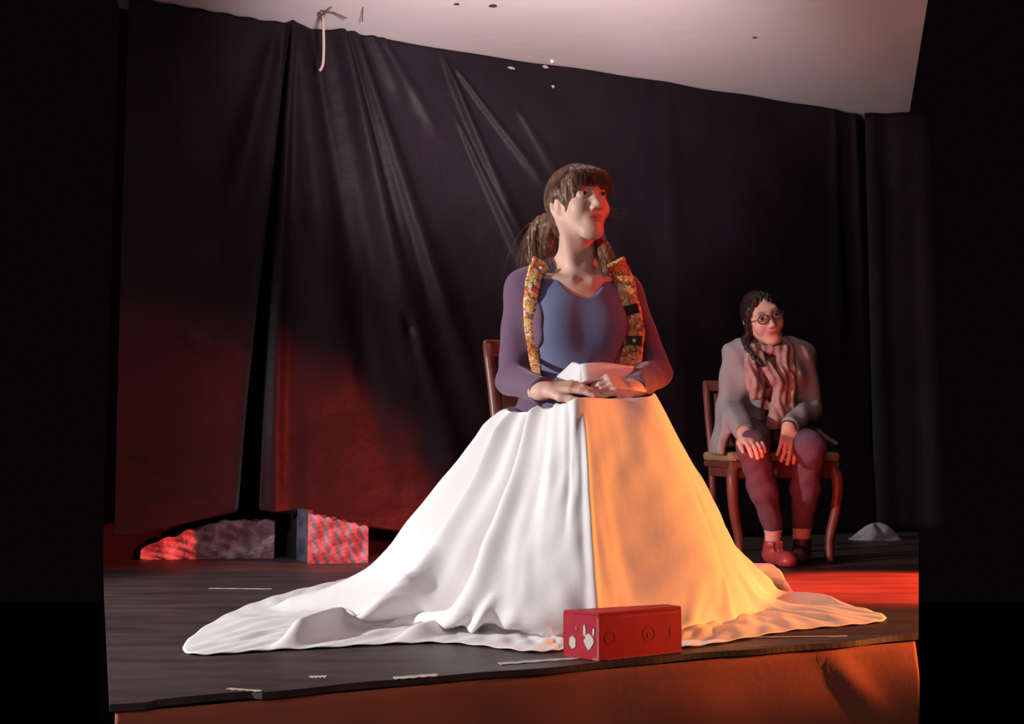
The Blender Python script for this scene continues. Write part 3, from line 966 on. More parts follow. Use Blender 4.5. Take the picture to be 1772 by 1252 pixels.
# ponytail beside the neck on the left of the picture, a thinner lock on the other side
tailL = [P(952, 378, 3.11), P(934, 386, 3.14), P(922, 410, 3.15), P(920, 436, 3.15), P(924, 456, 3.15)]
tailL2 = [P(953, 388, 3.10), P(947, 402, 3.13), P(945, 424, 3.15), P(936, 446, 3.15)]
tailR = [P(1030, 400, 3.10), P(1042, 425, 3.06), P(1050, 445, 3.03), P(1050, 468, 3.00)]
for tl, r0, r1 in ((tailL, .015, .012), (tailL2, .020, .012), (tailR, .016, .011)):
    q = catmull(tl, 9)
    for i in range(8):
        b_ = math.sin(math.pi * (i + .7) / 9) * .009
        F.cone(q[i], q[i + 1], r0 + (r1 - r0) * i / 8 + b_ * .6, r0 + (r1 - r0) * (i + 1) / 8 + b_ * .6, k=.012)
F.warp(lambda X, Y, Z: .0014 * np.sin(X * 300 + 30 * Z + 4 * np.sin(Z * 25)) + .0010 * np.sin(X * 520 - Y * 260))
hair1 = field_obj('hair', F, M['hair1'], P1)
rng = random.Random(3)
paths = []
for i in range(1300):                                                # from the crown round to the nape and sides
    sx = -1 if rng.random() < .5 else 1
    a0 = rng.uniform(-.3, .3); b0 = rng.uniform(1.1, 1.5)
    a1 = sx * rng.uniform(1.15, 2.9); b1_ = rng.uniform(-.55, .05) if abs(a1) > 1.9 else rng.uniform(.10, .35)
    ex = rng.uniform(.0, .004)
    pth = []
    for k in range(11):
        t = k / 10
        pth.append(scalp(HC1, RH1, a0 * (1 - t) + a1 * min(1, t * 1.5 if t < .66 else 1), b0 + (b1_ - b0) * t ** 1.1, HR, ex))
    paths.append(pth)
for i in range(520):                                                # fringe
    x = rng.uniform(-.064, .064); j = rng.uniform(-.009, .009); l_ = rng.uniform(-.010, .014) + .005 * math.sin(x * 160)
    y0 = -.092 * math.sqrt(max(0, 1 - (x / .10) ** 2)) - .010
    paths.append(catmull([hp(x * .4, -.020, .123), hp(x * .6, -.056, .107), hp(x * .9 + j, y0 + .002, .078), hp(x * 1.1 + j, y0 * 1.01, .046 - .30 * abs(x) + l_)], 9))
for i in range(420):
    tl = [tailL, tailL2, tailR][0 if i < 190 else (1 if i < 300 else 2)]
    o3 = np.array([rng.gauss(0, .009), rng.gauss(0, .008), 0]); e3 = np.array([rng.gauss(0, .012), rng.gauss(0, .009), rng.uniform(-.03, .01)])
    q = [v3(p_) + o3 * (i_ / 2 + .4) + e3 * (i_ / (len(tl) - 1)) ** 2 for i_, p_ in enumerate(tl)]
    paths.append(catmull(q, 12))
for i in range(7):                                                  # fly-away wisps
    s = i * 2.6
    paths.append(catmull([P(1052, 358 + s, 3.02), P(1063, 363 + s + (i % 3) * 2, 3.00), P(1075, 362 + s * 1.1 + (i % 2) * 5, 2.99), P(1086, 360 + s * 1.0 + (i % 4) * 4, 2.98)], 10))
for i in range(10):
    paths.append(catmull([P(1040, 410 + i, 3.06), P(1055, 428 + i * 2, 3.04), P(1066, 446 + i * 1.5, 3.02)], 8))
st = strands('hair_strands', paths, .00075, M['hair1'], hair1)
st['kind'] = 'stuff'

# ------------------------------------------------------------------ white sheet over the knees, down to the floor
CX1 = T1(0, -.02, .62)
cols = [
 # (row points r1..r6)  lap edge, upper, lower, near floor, floor, hem
 [P(1090, 700, 3.28), P(1110, 800, 3.50), P(1130, 880, 3.62), P(1150, 935, 3.75), G(1160, 985), G(1165, 981)],
 [P(960, 705, 3.30), P(930, 800, 3.50), P(900, 880, 3.62), P(880, 940, 3.78), G(870, 985), G(868, 980)],
 [P(905, 712, 3.24), P(860, 800, 3.40), P(790, 890, 3.52), P(715, 965, 3.62), G(650, 1002), G(630, 1000)],
 [P(874, 713, 3.08), P(806, 795, 3.12), P(722, 898, 3.17), P(640, 990, 3.20), G(505, 1050), G(436, 1047)],
 [P(877, 722, 2.96), P(828, 820, 2.94), P(757, 925, 2.92), P(680, 1022, 2.90), G(490, 1088), G(316, 1127)],
 [P(905, 723, 2.87), P(872, 825, 2.80), P(820, 935, 2.76), P(762, 1040, 2.72), G(632, 1092), G(498, 1126)],
 [P(945, 718, 2.78), P(922, 825, 2.70), P(885, 940, 2.66), P(848, 1052, 2.62), G(800, 1092), G(755, 1114)],
 [P(982, 706, 2.655), P(976, 820, 2.62), P(957, 950, 2.60), P(942, 1068, 2.565), G(938, 1108), G(935, 1130)],
 [P(1008, 698, 2.645), P(1012, 800, 2.605), P(1019, 930, 2.585), P(1027, 1055, 2.565), G(1028, 1106), G(1029, 1111)],
 [P(1068, 700, 2.735), P(1082, 800, 2.675), P(1094, 930, 2.655), P(1102, 1050, 2.64), G(1102, 1098), G(1104, 1103)],
 [P(1126, 697, 2.775), P(1166, 800, 2.775), P(1203, 905, 2.765), P(1228, 1002, 2.755), G(1200, 1090), G(1181, 1122)],
 [P(1137, 691, 2.85), P(1182, 792, 2.875), P(1225, 890, 2.885), P(1262, 990, 2.885), G(1305, 1070), G(1372, 1093)],
 [P(1140, 693, 2.93), P(1188, 787, 3.00), P(1240, 882, 3.04), P(1291, 982, 3.07), G(1345, 1052), G(1534, 1073)],
 [P(1139, 695, 3.00), P(1183, 786, 3.10), P(1233, 878, 3.16), P(1288, 978, 3.18), G(1352, 1034), G(1428, 1040)],
 [P(1136, 698, 3.08), P(1176, 785, 3.22), P(1222, 872, 3.30), P(1280, 970, 3.32), P(1342, 983, 3.24), G(1344, 1030)],
 [P(1120, 700, 3.20), P(1150, 785, 3.40), P(1180, 870, 3.50), P(1220, 945, 3.58), G(1285, 990), G(1300, 986)],
 [P(1090, 700, 3.28), P(1110, 800, 3.50), P(1130, 880, 3.62), P(1150, 935, 3.75), G(1160, 985), G(1165, 981)],
]
NC, NR = 460, 240
ctrl = []
for c in cols:
    r1 = c[0]
    d = Vector((r1.x - CX1.x, r1.y - CX1.y, 0))
    r0 = Vector((CX1.x, CX1.y, .60)) + d * .55 + Vector((0, 0, .0))
    r0.z = r1.z - .012 if d.y < .05 else .56
    mid = r1 * .80 + r0 * .20 + Vector((0, 0, .012))
    ctrl.append([r0, mid, *c])
A = np.array([catmull(c, NR) for c in ctrl])                       # columns x rows x 3
B = np.empty((NR, NC, 3))
for r in range(NR):
    B[r] = catmull(A[:, r, :], NC)
tt = np.linspace(0, len(cols) - 1, NC)[None, :]                     # column number
ss = np.linspace(0, 7, NR)[:, None]                                 # row number (2 = lap edge, 5 = near floor)
dc = np.gradient(B, axis=1); dr = np.gradient(B, axis=0)
N = np.cross(dr, dc); N /= np.linalg.norm(N, axis=2, keepdims=True) + 1e-9
ref = np.stack([B[..., 0] - CX1.x, B[..., 1] - CX1.y, np.full(B.shape[:2], .3)], -1)
flip = np.sign((N * ref).sum(-1, keepdims=True)); flip[flip == 0] = 1
N *= flip
def fold(t0, t1, s0, s1, wd, am):
    tc = t0 + (t1 - t0) * (ss - s0) / (s1 - s0)
    env = np.clip((ss - s0 + .4) / .8, 0, 1) * np.clip((s1 + .5 - ss) / .8, 0, 1)
    wl = wd * (.6 + .4 * np.clip((ss - s0) / (s1 - s0), 0, 1))
    return am * env * np.exp(-((tt - tc) / wl) ** 2)
D = np.zeros((NR, NC))
for q in [(3.95, 3.60, 2.1, 6.0, .28, -.080), (3.45, 3.20, 2.0, 6.2, .20, .030), (4.50, 4.40, 2.0, 5.6, .22, .045), (5.15, 5.0, 1.9, 5.4, .20, -.065),
          (5.62, 5.55, 1.6, 5.8, .28, .030), (6.05, 6.30, 1.7, 3.6, .15, -.010), (6.9, 7.25, 1.6, 3.4, .13, -.012), (6.45, 6.6, 1.5, 3.2, .16, .012), (8.02, 8.02, 2.6, 5.4, .12, .016),
          (10.9, 10.8, 3.2, 6.0, .22, -.014), (9.4, 9.6, 2.6, 4.8, .35, .005), (8.7, 8.9, 2.8, 5.0, .3, -.004), (11.6, 11.5, 3.0, 5.0, .3, .012),
          (4.55, 4.95, 4.6, 7.0, .13, .065), (5.25, 5.55, 5.0, 6.9, .22, -.010), (5.95, 5.75, 5.1, 7.0, .16, .040), (6.45, 6.4, 5.0, 6.6, .22, .012),
          (11.35, 11.6, 5.2, 7.0, .14, .022), (12.35, 12.6, 5.0, 6.9, .14, .040), (12.0, 12.0, 5.3, 6.9, .2, .014), (10.5, 10.6, 5.2, 6.8, .18, .018), (9.8, 9.9, 5.2, 6.8, .2, .012)]:
    D += fold(*q)
cr = .45 * (.0022 * np.sin(tt * 9 + 3 * np.sin(ss * 2.1)) + .0007 * np.sin(tt * 17 - ss * 5 + 2 * np.sin(tt * 3)) + .0012 * np.sin(ss * 11 + tt * 6))
D += cr * np.clip((ss - 1.5) / 1.5, 0, 1)
D *= np.clip((7.05 - ss) / .35, .15, 1)
Bd = B + N * D[..., None]
low = ss >= 5.3
Bd[..., 2] = np.maximum(Bd[..., 2], .004 + .003 * np.sin(tt * 13 + ss * 4) ** 2)
# soft ripples of the part that lies on the floor
Bd[..., 2] += np.clip((ss - 5.2) / .5, 0, 1) * np.clip((7.0 - ss) / .6, 0, 1) * (.006 * np.sin(tt * 5.3 + ss * 2.2) ** 2 + .004 * np.sin(tt * 11 - ss * 3) ** 2)
sheet = mesh_obj('white_sheet', Bd.reshape(-1, 3), grid_faces(NR, NC), M['sheet'], origin=(CX1.x, CX1.y - .3, 0))
solid(sheet, .0018)
tag(sheet, 'large white sheet draped from the front woman\'s lap and spread over the stage floor', 'sheet')

# folded papers held on the lap
book = thing('folded_paper', tuple(P(1010, 650, 2.86)), 'folded white paper held in the hands of the woman under the sheet', 'paper')
def leaf(name, q, m, th, nl):
    a, b, c, d = q
    n = (b - a).cross(d - a).normalized()
    if n.y > 0: n = -n
    g = 10; vs = []
    for j in range(g):
        for i in range(g):
            s_, t_ = i / (g - 1), j / (g - 1)
            p = (a * (1 - s_) + b * s_) * (1 - t_) + (d * (1 - s_) + c * s_) * t_
            vs.append(p + n * (.006 * math.sin(s_ * math.pi)) + Vector((0, 0, .002 * math.sin(s_ * 5 + t_))))
    o = mesh_obj(name, vs, grid_faces(g, g), m, book)
    solid(o, th, 1)
    return o
ra, rb = P(1005, 629, 2.87), P(1008, 661, 2.83)
leaf('leaf', (P(986, 630, 2.97), ra, rb, P(943, 670, 2.93)), M['paper'], .004, 4)
leaf('leaf', (ra, P(1097, 632, 2.95), P(1096, 657, 2.91), rb), M['paper'], .006, 4)
leaf('leaf', (ra + Vector((.004, .008, -.004)), P(1092, 634, 2.965), P(1090, 661, 2.925), rb + Vector((.004, .008, -.004))), M['paper'], .004, 4)

# ------------------------------------------------------------------ the front woman's chair
RC = math.radians(22)
CO = O1 + Vector((.02, .02, 0))
chair1 = thing('dining_chair', tuple(CO), 'red-brown wooden chair behind the woman with the white sheet, only its back shows', 'chair', 'wooden chairs')
chair1.rotation_euler = (0, 0, RC)
def lbox(name, c, s_, m, par, bev=.004, rot=None):
    bm = box_bm((0, 0, 0), s_, None, bev)
    mt = Matrix.Translation(c) @ (rot or Matrix())
    bmesh.ops.transform(bm, matrix=mt, verts=bm.verts)
    return from_bm(name, bm, m, par, local=True)
lbox('seat', (0, 0, .425), (.43, .42, .035), M['wood'], chair1, .008)
lbox('seat_cushion', (0, 0, .455), (.40, .39, .035), M['seat_tan'], chair1, .015)
for sx in (-1, 1):
    v, f = tube_geo([(sx * .195, -.185, .41), (sx * .197, -.19, .2), (sx * .20, -.195, .003)], [.022, .018, .014], 10)
    mesh_obj('leg', v, f, M['wood'], chair1, world=False)
    pts = catmull([(sx * .195, .25, .003), (sx * .195, .20, .22), (sx * .195, .19, .44), (sx * .20, .215, .62), (sx * .212, .25, .80)], 16)
    v, f = tube_geo(pts, [.016 + .004 * math.sin(i / 15 * 3.1) for i in range(16)], 10)
    mesh_obj('back_post', v, f, M['wood'], chair1, world=False)
lbox('top_rail', (0, .246, .79), (.45, .024, .05), M['wood'], chair1, .006, Matrix.Rotation(-.12, 4, 'X'))
lbox('back_panel', (0, .215, .63), (.36, .014, .26), M['wood'], chair1, .004, Matrix.Rotation(-.12, 4, 'X'))
lbox('side_rail', (-.196, 0, .39), (.022, .38, .05), M['wood'], chair1); lbox('side_rail', (.196, 0, .39), (.022, .38, .05), M['wood'], chair1)

# ------------------------------------------------------------------ red box at the stage edge
bc = G(1037, 1144)
b_r = G(1180, 1128); bd = (b_r - bc).normalized(); nf_ = Vector((-bd.y, bd.x, 0))
b_l = G(975, 1136.5); b_b = b_r + Vector((-.030, .032, 0))
bn_ = (b_l - bc).normalized(); ns_ = Vector((bn_.y, -bn_.x, 0))      # ns_ points into the box from its left side
RB = thing('red_box', tuple(bc), 'small red painted box at the stage edge in front of the white sheet', 'box')
LB, DB, HB = (b_r - bc).length, (b_l - bc).length, .107
def wall_piece(name, a, b, inner, z0, z1, m, th=.008, push=0.0, bev=.0012):
    a, b = Vector(a), Vector(b)
    d = (b - a).normalized(); n = Vector((-d.y, d.x, 0))
    if (Vector(inner) - a).dot(n) < 0: n = -n
    a2, b2 = a - n * push, b - n * push
    bm = prism([a2, b2, b2 + n * th, a2 + n * th], z0, z1)
    bmesh.ops.bevel(bm, geom=bm.edges[:], offset=bev, segments=1, affect='EDGES')
    return from_bm(name, bm, m, RB)
mid_ = (bc + b_r + b_b + b_l) / 4
wall_piece('front_panel', bc, b_r, mid_, .001, HB - .006, M['redbox'])
wall_piece('side_panel', bc, b_l, mid_, .001, HB - .006, M['redbox'])
wall_piece('side_panel', b_r, b_b, mid_, .001, HB - .006, M['redbox'], .001, 0, .0002)
wall_piece('back_panel', b_l, b_b, mid_, .001, HB - .006, M['redbox'], .001, 0, .0002)
bm = prism([bc, b_r, b_b, b_l], HB - .0058, HB)
bmesh.ops.bevel(bm, geom=bm.edges[:], offset=.001, segments=1, affect='EDGES')
from_bm('lid', bm, M['redbox'], RB)
wall_piece('corner_strip', bc + bn_ * .005, bc, mid_, .004, HB - .012, M['pinkedge'], .002, .0015, .0003)
wall_piece('corner_foot', bc + bn_ * .016, bc, mid_, .0012, .007, M['pinkedge'], .002, .0022, .0003)
wall_piece('edge_wear', bc + bd * .06, b_r - bd * .01, mid_, HB - .0135, HB - .0120, M['pinkedge'], .001, .0006, .0001)
wall_piece('edge_wear', bc + bd * .02, b_r, mid_, .0012, .0030, M['pinkedge'], .001, .0006, .0001)
def mark(l_or_d, z, pts_, m, face='side', th=.0012, name='paint_mark'):
    bm = bmesh.new(); vs_ = []
    for x, y in pts_:
        vs_.append(bm.verts.new(bc + bn_ * (l_or_d + x) - ns_ * .0002 + Vector((0, 0, z + y))))
    f = bm.faces.new(vs_); r = bmesh.ops.extrude_face_region(bm, geom=[f])
    off = -ns_ * th
    bmesh.ops.translate(bm, verts=[q for q in r['geom'] if isinstance(q, bmesh.types.BMVert)], vec=off)
    o = from_bm(name, bm, m, RB)
    return o
def blob_pts(rx, ry, n=16, seed=0):
    r_ = random.Random(seed)
    return [(math.cos(i * 2 * math.pi / n) * rx * r_.uniform(.8, 1.1), math.sin(i * 2 * math.pi / n) * ry * r_.uniform(.85, 1.1)) for i in range(n)]
o = mark(.026, .042, blob_pts(.0120, .018, seed=2), M['white_paint']); o['label'] = 'larger white paint print'
mark(.037, .066, blob_pts(.0035, .014, 10, 3), M['white_paint'])
mark(.014, .064, blob_pts(.0028, .009, 10, 4), M['white_paint'])
mark(.067, .036, blob_pts(.0090, .015, seed=5), M['white_paint'])
mark(.058, .068, blob_pts(.0030, .005, 8, 6), M['pinkedge'])
def ring(l, z, r, m):
    n = 28; parts = []
    bm = bmesh.new()
    ve = []
    for rr in (r, r * .72):
        for dp in (-.0001, -.0005):
            ve.append([bm.verts.new(bc + bd * (l + math.cos(i * 2 * math.pi / n) * rr) + nf_ * dp + Vector((0, 0, z + math.sin(i * 2 * math.pi / n) * rr))) for i in range(n)])
    for a_, b_ in ((0, 1), (1, 3), (3, 2), (2, 0)):
        for i in range(n):
            k = (i + 1) % n
            bm.faces.new((ve[a_][i], ve[a_][k], ve[b_][k], ve[b_][i]))
    return from_bm('painted_ring', bm, m, RB)
def letter(ch, l, z, size, m):
    cu = bpy.data.curves.new('letter', 'FONT'); cu.body = ch; cu.size = size; cu.extrude = .0002; cu.align_x = 'CENTER'; cu.align_y = 'CENTER'
    to = bpy.data.objects.new('letter', cu); C.objects.link(to)
    dg = bpy.context.evaluated_depsgraph_get(); dg.update()
    me = bpy.data.meshes.new_from_object(to.evaluated_get(dg))
    bpy.data.objects.remove(to)
    R3 = Matrix((bd, Vector((0, 0, 1)), -nf_)).transposed().to_4x4()
    me.transform(Matrix.Translation(bd * l - nf_ * .0004 + Vector((0, 0, z))) @ R3)
    me.materials.clear(); me.materials.append(m)
    o = bpy.data.objects.new('letter', me); C.objects.link(o); o.parent = RB
    return o
M['boxmark2'] = mat('faded_pink_mark', (0.40, 0.05, 0.06), 0.7, 0.2)
ring(.030, .050, .016, M['boxmark'])
ring(LB * .60, .050, .019, M['boxmark'])
letter('e', LB * .60, .050, .030, M['boxmark2'])
letter('L', LB * .88, .047, .040, M['boxmark2'])

# ------------------------------------------------------------------ the second woman, seated at the back right
O2 = P(1334, 756, 4.52); O2z = Vector((O2.x, O2.y, 0))
P2 = thing('person', tuple(O2z), 'woman with glasses and dark hair seated at the back right, hands on her knees', 'person')
HC2 = P(1321, 552, 4.36)
RH2 = rotm(math.radians(6), math.radians(10), math.radians(-19))
S2 = {k: P(*v) for k, v in dict(shl=(1274, 617, 4.42), shr=(1386, 617, 4.44), ell=(1263, 705, 4.44), elr=(1401, 706, 4.42),
     wrl=(1288, 748, 4.17), wrr=(1366, 738, 4.24), nb=(1331, 606, 4.44), ch=(1331, 650, 4.47), wa=(1330, 705, 4.53),
     hl=(1305, 755, 4.52), hr=(1362, 755, 4.54), knl=(1302, 771, 4.15), knr=(1401, 772, 4.18),
     anl=(1338, 912, 4.30), anr=(1388, 915, 4.40), tol=(1362, 972, 4.21), tor=(1382, 952, 4.31)).items()}
def torso2(F, g=0.0):
    I = np.eye(3)
    F.ell(S2['wa'] + Vector((0, .02, -.07)), np.array((.165, .125, .11)) + g, k=.05)
    F.ell(S2['wa'], np.array((.125, .100, .14)) + g, k=.05)
    F.ell(S2['ch'], np.array((.140, .105, .15)) + g, k=.05)
    F.cone(S2['shl'] + Vector((.03, 0, 0)), S2['shr'] - Vector((.03, 0, 0)), .048 + g, .048 + g, k=.05)
    for sx, k_ in ((-1, 'shl'), (1, 'shr')):
        F.ell(S2['ch'] + Vector((sx * .065, -.075, .0)), np.array((.06, .05, .06)) + g, k=.035)
        F.cone(S2[k_] + Vector((-sx * .02, 0, .02)), S2['nb'] + Vector((sx * .02, .01, .03)), .03 + g, .03 + g, k=.04)
F = Field((.78, 3.98, -.01), (1.52, 4.78, 1.26), .0036)
torso2(F)
head(F, HC2, RH2, .97, 1.0, .0034)
F.cone(S2['nb'], v3(HC2) + RH2 @ np.array([0, .015, -.05]), .052, .047, k=.03)
for a, b in (('l', -1), ('r', 1)):
    F.cone(S2['sh' + a], S2['el' + a], .046, .037, k=.03); F.cone(S2['el' + a], S2['wr' + a], .036, .025, k=.012)
    F.cone(S2['h' + a], S2['kn' + a], .080, .052, k=.03); F.cone(S2['kn' + a], S2['an' + a], .052, .033, k=.02)
    an, to = S2['an' + a], S2['to' + a]
    hl = Vector((an.x, an.y + .02, .035))
    F.cone(an, hl, .033, .032, k=.02); F.cone(hl, Vector((to.x, to.y, .026)), .032, .022, k=.02)
hand(F, S2['wrl'], Vector((.028, -.115, -.055)), (-.1, -.45, .9), +1, (.25, .3, .34, .38), L=.165, wr=.026)
hand(F, S2['wrr'], Vector((-.03, -.07, -.13)), (.15, -.9, .35), -1, (.15, .22, .3, .36), L=.165, wr=.026)
SK2 = (0.62, 0.36, 0.28)
body2 = field_obj('body', F, M['skin'], P2, skin_tint(HC2, RH2, .97, SK2, (0.40, 0.14, 0.12), (0.05, 0.02, 0.015)))
eyes(HC2, RH2, .97, P2, (-.05, -1, -.05))
# leggings
F = Field((.78, 3.98, .05), (1.52, 4.78, .70), .0036)
for a in 'lr':
    F.cone(S2['h' + a], S2['kn' + a], .088, .062, k=.03); F.cone(S2['kn' + a], S2['kn' + a] * .5 + S2['an' + a] * .5 + Vector((0, .008, 0)), .062, .056, k=.02)
    F.cone(S2['kn' + a] * .5 + S2['an' + a] * .5 + Vector((0, .008, 0)), S2['an' + a], .056, .040, k=.03)
F.ell(S2['wa'] + Vector((0, .02, -.07)), (.172, .132, .112), k=.05)
F.box((1.15, 4.3, -.0), (.6, .6, S2['anl'].z - .012), rd=.001, k=.002, op='sub')
F.warp(lambda X, Y, Z: .0018 * np.sin(Z * 75 + 3 * np.sin(X * 30)))
legg = field_obj('leggings', F, M['leggings'], P2)
# patterned top under the scarf
F = Field((.90, 4.20, .45), (1.44, 4.74, 1.06), .004)
torso2(F, .006)
F.ell(S2['nb'] + Vector((0, -.10, .05)), (.07, .12, .10), k=.006, op='sub')
F.box(S2['nb'] + Vector((0, 0, .10)), (.3, .3, .07), k=.004, op='sub')
top2 = field_obj('patterned_top', F, M['pattern2'], P2)
# pale cardigan with long hanging sides
F = Field((.74, 4.05, .36), (1.56, 4.80, 1.08), .004)
torso2(F, .018)
F.ell(S2['nb'] + Vector((0, -.02, .09)), (.075, .09, .075), k=.01, op='sub')
F.box(S2['ch'] + Vector((.015, -.16, -.08)), (.062, .15, .40), rd=.02, k=.02, op='sub')
for a in 'lr':
    F.cone(S2['sh' + a], S2['el' + a], .060, .054, k=.04); F.cone(S2['el' + a], S2['wr' + a], .054, .040, k=.015)
F.cone(S2['ell'] + Vector((-.01, .03, .02)), P(1248, 765, 4.42), .030, .028, k=.03)
F.box(P(1246, 752, 4.42), (.018, .10, .085), rotm(0, 0, .22), rd=.014, k=.04)
F.box(P(1421, 757, 4.50), (.055, .10, .012), rotm(0, 0, .60), rd=.01, k=.04)
for a in 'lr':
    d = v3(S2['wr' + a]) - v3(S2['el' + a]); d /= np.linalg.norm(d)
    rr = np.array(Vector(d).to_track_quat('Y', 'Z').to_matrix())
    F.box(v3(S2['wr' + a]) + d * .045, (.06, .045, .06), rr, rd=.002, k=.002, op='sub')
F.warp(lambda X, Y, Z: .0030 * np.sin(X * 80 + Z * 22 + 2 * np.sin(Z * 14)) + .002 * np.sin(Z * 48 + X * 20))
card2 = field_obj('cardigan', F, M['cardigan2'], P2)
# scarf: loop round the neck and two hanging ends
F = Field((.95, 4.10, .55), (1.40, 4.62, 1.10), .0034)
nb = S2['nb']
loop = [nb + Vector((math.sin(a) * .085, -math.cos(a) * .085 - .01, .020 + .028 * math.cos(a + math.pi))) for a in np.linspace(0, 2 * math.pi, 17)]
for a, b in zip(loop, loop[1:]): F.cone(a, b, .021, .021, k=.012)
for pts, r0 in (([P(1300, 602, 4.34), P(1299, 640, 4.31), P(1308, 680, 4.32)], .026), ([P(1356, 604, 4.35), P(1352, 650, 4.32), P(1346, 700, 4.33), P(1341, 735, 4.36)], .030),
                ([P(1312, 612, 4.33), P(1330, 640, 4.30), P(1350, 665, 4.30)], .022), ([P(1368, 610, 4.36), P(1368, 660, 4.33), P(1364, 715, 4.35)], .022)):
    q = catmull(pts, 8)
    for i in range(7): F.cone(q[i], q[i + 1], r0 * (.8 + .05 * i), r0 * (.85 + .05 * i), k=.010)
F.warp(lambda X, Y, Z: .0030 * np.sin(X * 190 + Z * 30 + 2 * np.sin(Z * 40)))
scarf2 = field_obj('scarf', F, M['scarf2'], P2)
# hair
F = Field(v3(HC2) + (-.22, -.20, -.24), v3(HC2) + (.2, .2, .22), .0032)
def hq(x, y, z): return v3(HC2) + RH2 @ (np.array([x, y, z]) * .97)
F.ell(hq(0, .022, .034), (.080, .096, .088), RH2, k=.02)
F.ell(hq(0, .055, -.03), (.068, .06, .08), RH2, k=.03)
F.ell(hq(0, -.100, -.022), (.060, .085, .098), RH2, k=.012, op='sub')
F.ell(hq(.010, .080, .085), (.045, .040, .036), RH2, k=.02)
for sx in (-1, 1):
    F.cone(hq(sx * .030, -.058, .095), hq(sx * .068, -.025, .045), .014, .012, k=.015)
lk = catmull([hq(-.070, -.010, .02), hq(-.080, .002, -.05), P(1289, 588, 4.36), P(1300, 612, 4.31), P(1320, 632, 4.28)], 12)
for i in range(11): F.cone(lk[i], lk[i + 1], .018 - .0009 * i, .018 - .0009 * (i + 1), k=.01)
F.warp(lambda X, Y, Z: .0014 * np.sin(X * 300 + 30 * Z) + .0010 * np.sin(X * 420 - Y * 260))
hair2 = field_obj('hair', F, M['hair2'], P2)
rng = random.Random(5); paths = []
for i in range(170):
    sx = -1 if rng.random() < .5 else 1
    a1 = sx * rng.uniform(.9, 2.6); pth = []
    for k in range(9):
        t = k / 8
        a = .1 * sx * (1 - t) + a1 * t; b = .95 + .5 * math.sin(t * 1.6) * (1 - t) - .9 * t
        pth.append(v3(HC2) + RH2 @ (np.array([0, .022, .034]) + np.array((.081, .097, .089)) * [math.sin(a) * math.cos(b), -math.cos(a) * math.cos(b), math.sin(b)]))
    paths.append(pth)
st = strands('hair_strands', paths, .0012, M['hair2'], hair2); st['kind'] = 'stuff'
# glasses
GL = thing('glasses', tuple(v3(HC2)), 'dark-framed glasses', 'glasses')
for k in ('label', 'category'): del GL[k]
GL.parent = P2; GL.location = Vector(v3(HC2)) - O2z
for sx in (-1, 1):
    ringp = []
    for i in range(25):
        a = 2 * math.pi * i / 24
        ringp.append(hq(sx * .032 + math.cos(a) * .0245, -.100 + .004 * math.cos(a * 1) * sx * 0 + .006 * abs(math.cos(a)) * 0, .015 + math.sin(a) * .0185))
    v, f = tube_geo(ringp, .0024, 6, cap=False); mesh_obj('rim', v, f, M['glass_frame'], GL)
    v, f = tube_geo([hq(sx * .057, -.099, .020), hq(sx * .076, -.070, .018), hq(sx * .080, .010, .016)], .0018, 6); mesh_obj('temple', v, f, M['glass_frame'], GL)
    vs = [hq(sx * .032, -.1005, .015)] + [hq(sx * .032 + math.cos(i * math.pi / 12) * .0225, -.0995, .015 + math.sin(i * math.pi / 12) * .017) for i in range(24)]
    o = mesh_obj('lens', vs, [(0, i + 1, (i + 1) % 24 + 1) for i in range(24)], M['lens'], GL); solid(o, .001)
v, f = tube_geo([hq(-.0075, -.101, .017), hq(0, -.105, .020), hq(.0075, -.101, .017)], .002, 6); mesh_obj('bridge', v, f, M['glass_frame'], GL)
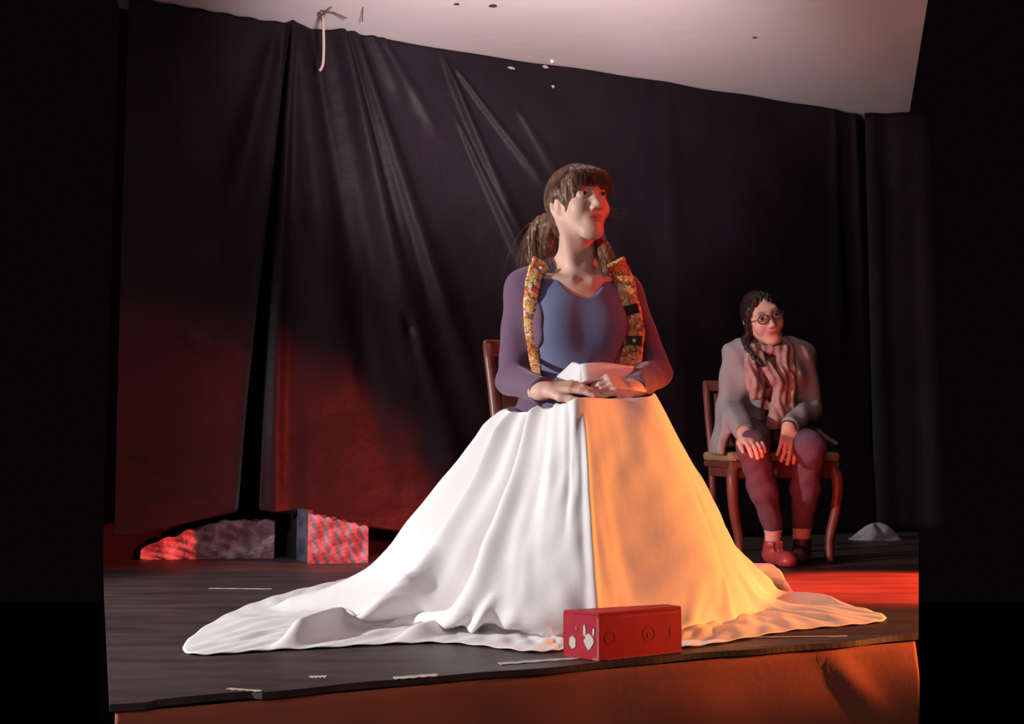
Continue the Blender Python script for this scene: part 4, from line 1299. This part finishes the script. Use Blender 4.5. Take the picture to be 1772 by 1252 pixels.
# wrist band, cuffs rolled over the knee, shoes
d = (S2['wrr'] - S2['elr']).normalized(); c0 = S2['wrr'] + d * .012
q = d.to_track_quat('Z', 'Y').to_matrix()
v, f = tube_geo([c0 + q @ Vector((math.cos(a) * .031, math.sin(a) * .031, 0)) for a in np.linspace(0, 2 * math.pi, 21)], .0035, 6, cap=False)
mesh_obj('bracelet', v, f, M['darkshoe'], P2)
def shoe(name, an, to, m, strap):
    F = Field((min(an.x, to.x) - .08, to.y - .09, -.002), (max(an.x, to.x) + .08, an.y + .10, .16), .003)
    h = Vector((an.x, an.y + .025, .034)); t_ = Vector((to.x, to.y, .028))
    F.cone(h, t_, .037, .033, k=.01); F.ell(t_ + Vector((0, -.01, -.002)), (.038, .045, .028), k=.02)
    F.cone(h + Vector((0, 0, .01)), Vector((an.x, an.y, .085)), .040, .039, k=.015)
    F.box((h.x * .5 + t_.x * .5, h.y * .5 + t_.y * .5, -.095), (.3, .3, .10), rd=.001, k=.002, op='sub')
    F.box((an.x, an.y, .150), (.1, .1, .055), rd=.001, k=.002, op='sub')
    mid = h * .45 + t_ * .55 + Vector((0, 0, .045))
    if strap: F.ell(mid, (.022, .030, .030), k=.006, op='sub')
    o = field_obj(name, F, m, P2)
    return o
shoe('shoe', S2['anl'], S2['tol'], M['shoe'], True)
shoe('shoe', S2['anr'], S2['tor'], M['darkshoe'], False)

# her chair: red-stained wood, tan seat with brass nails
ch2 = thing('dining_chair', tuple(O2z + Vector((-.01, .01, 0))), 'red-brown wooden chair with tan seat under the woman with glasses', 'chair', 'wooden chairs', math.radians(4))
lbox('seat', (0, 0, .405), (.46, .44, .030), M['wood'], ch2, .008)
lbox('seat_cushion', (0, 0, .437), (.47, .44, .040), M['seat_tan'], ch2, .016)
for sx in (-1, 1):
    pts = catmull([(sx * .205, -.185, .40), (sx * .222, -.215, .34), (sx * .215, -.205, .22), (sx * .192, -.19, .10), (sx * .188, -.20, .003)], 14)
    v, f = tube_geo(pts, [.030 - .014 * (i / 13) ** .7 for i in range(14)], 10); mesh_obj('leg', v, f, M['wood'], ch2, world=False)
    pts = catmull([(sx * .195, .24, .003), (sx * .195, .20, .22), (sx * .20, .19, .44), (sx * .205, .215, .60), (sx * .205, .25, .76)], 16)
    v, f = tube_geo(pts, .017, 10); mesh_obj('back_post', v, f, M['wood'], ch2, world=False)
lbox('top_rail', (0, .246, .755), (.44, .024, .05), M['wood'], ch2, .006, Matrix.Rotation(-.12, 4, 'X'))
lbox('back_panel', (0, .212, .60), (.35, .014, .24), M['wood'], ch2, .004, Matrix.Rotation(-.12, 4, 'X'))
lbox('front_rail', (0, -.195, .375), (.40, .022, .05), M['wood'], ch2)
for sx in (-1, 1): lbox('side_rail', (sx * .20, 0, .375), (.022, .38, .05), M['wood'], ch2)
for i in range(9):
    bm = bmesh.new(); bmesh.ops.create_uvsphere(bm, u_segments=8, v_segments=5, radius=.005)
    bmesh.ops.translate(bm, verts=bm.verts, vec=(-.21 + .0525 * i, -.222, .425)); from_bm('brass_nail', bm, M['brass'], ch2, local=True)
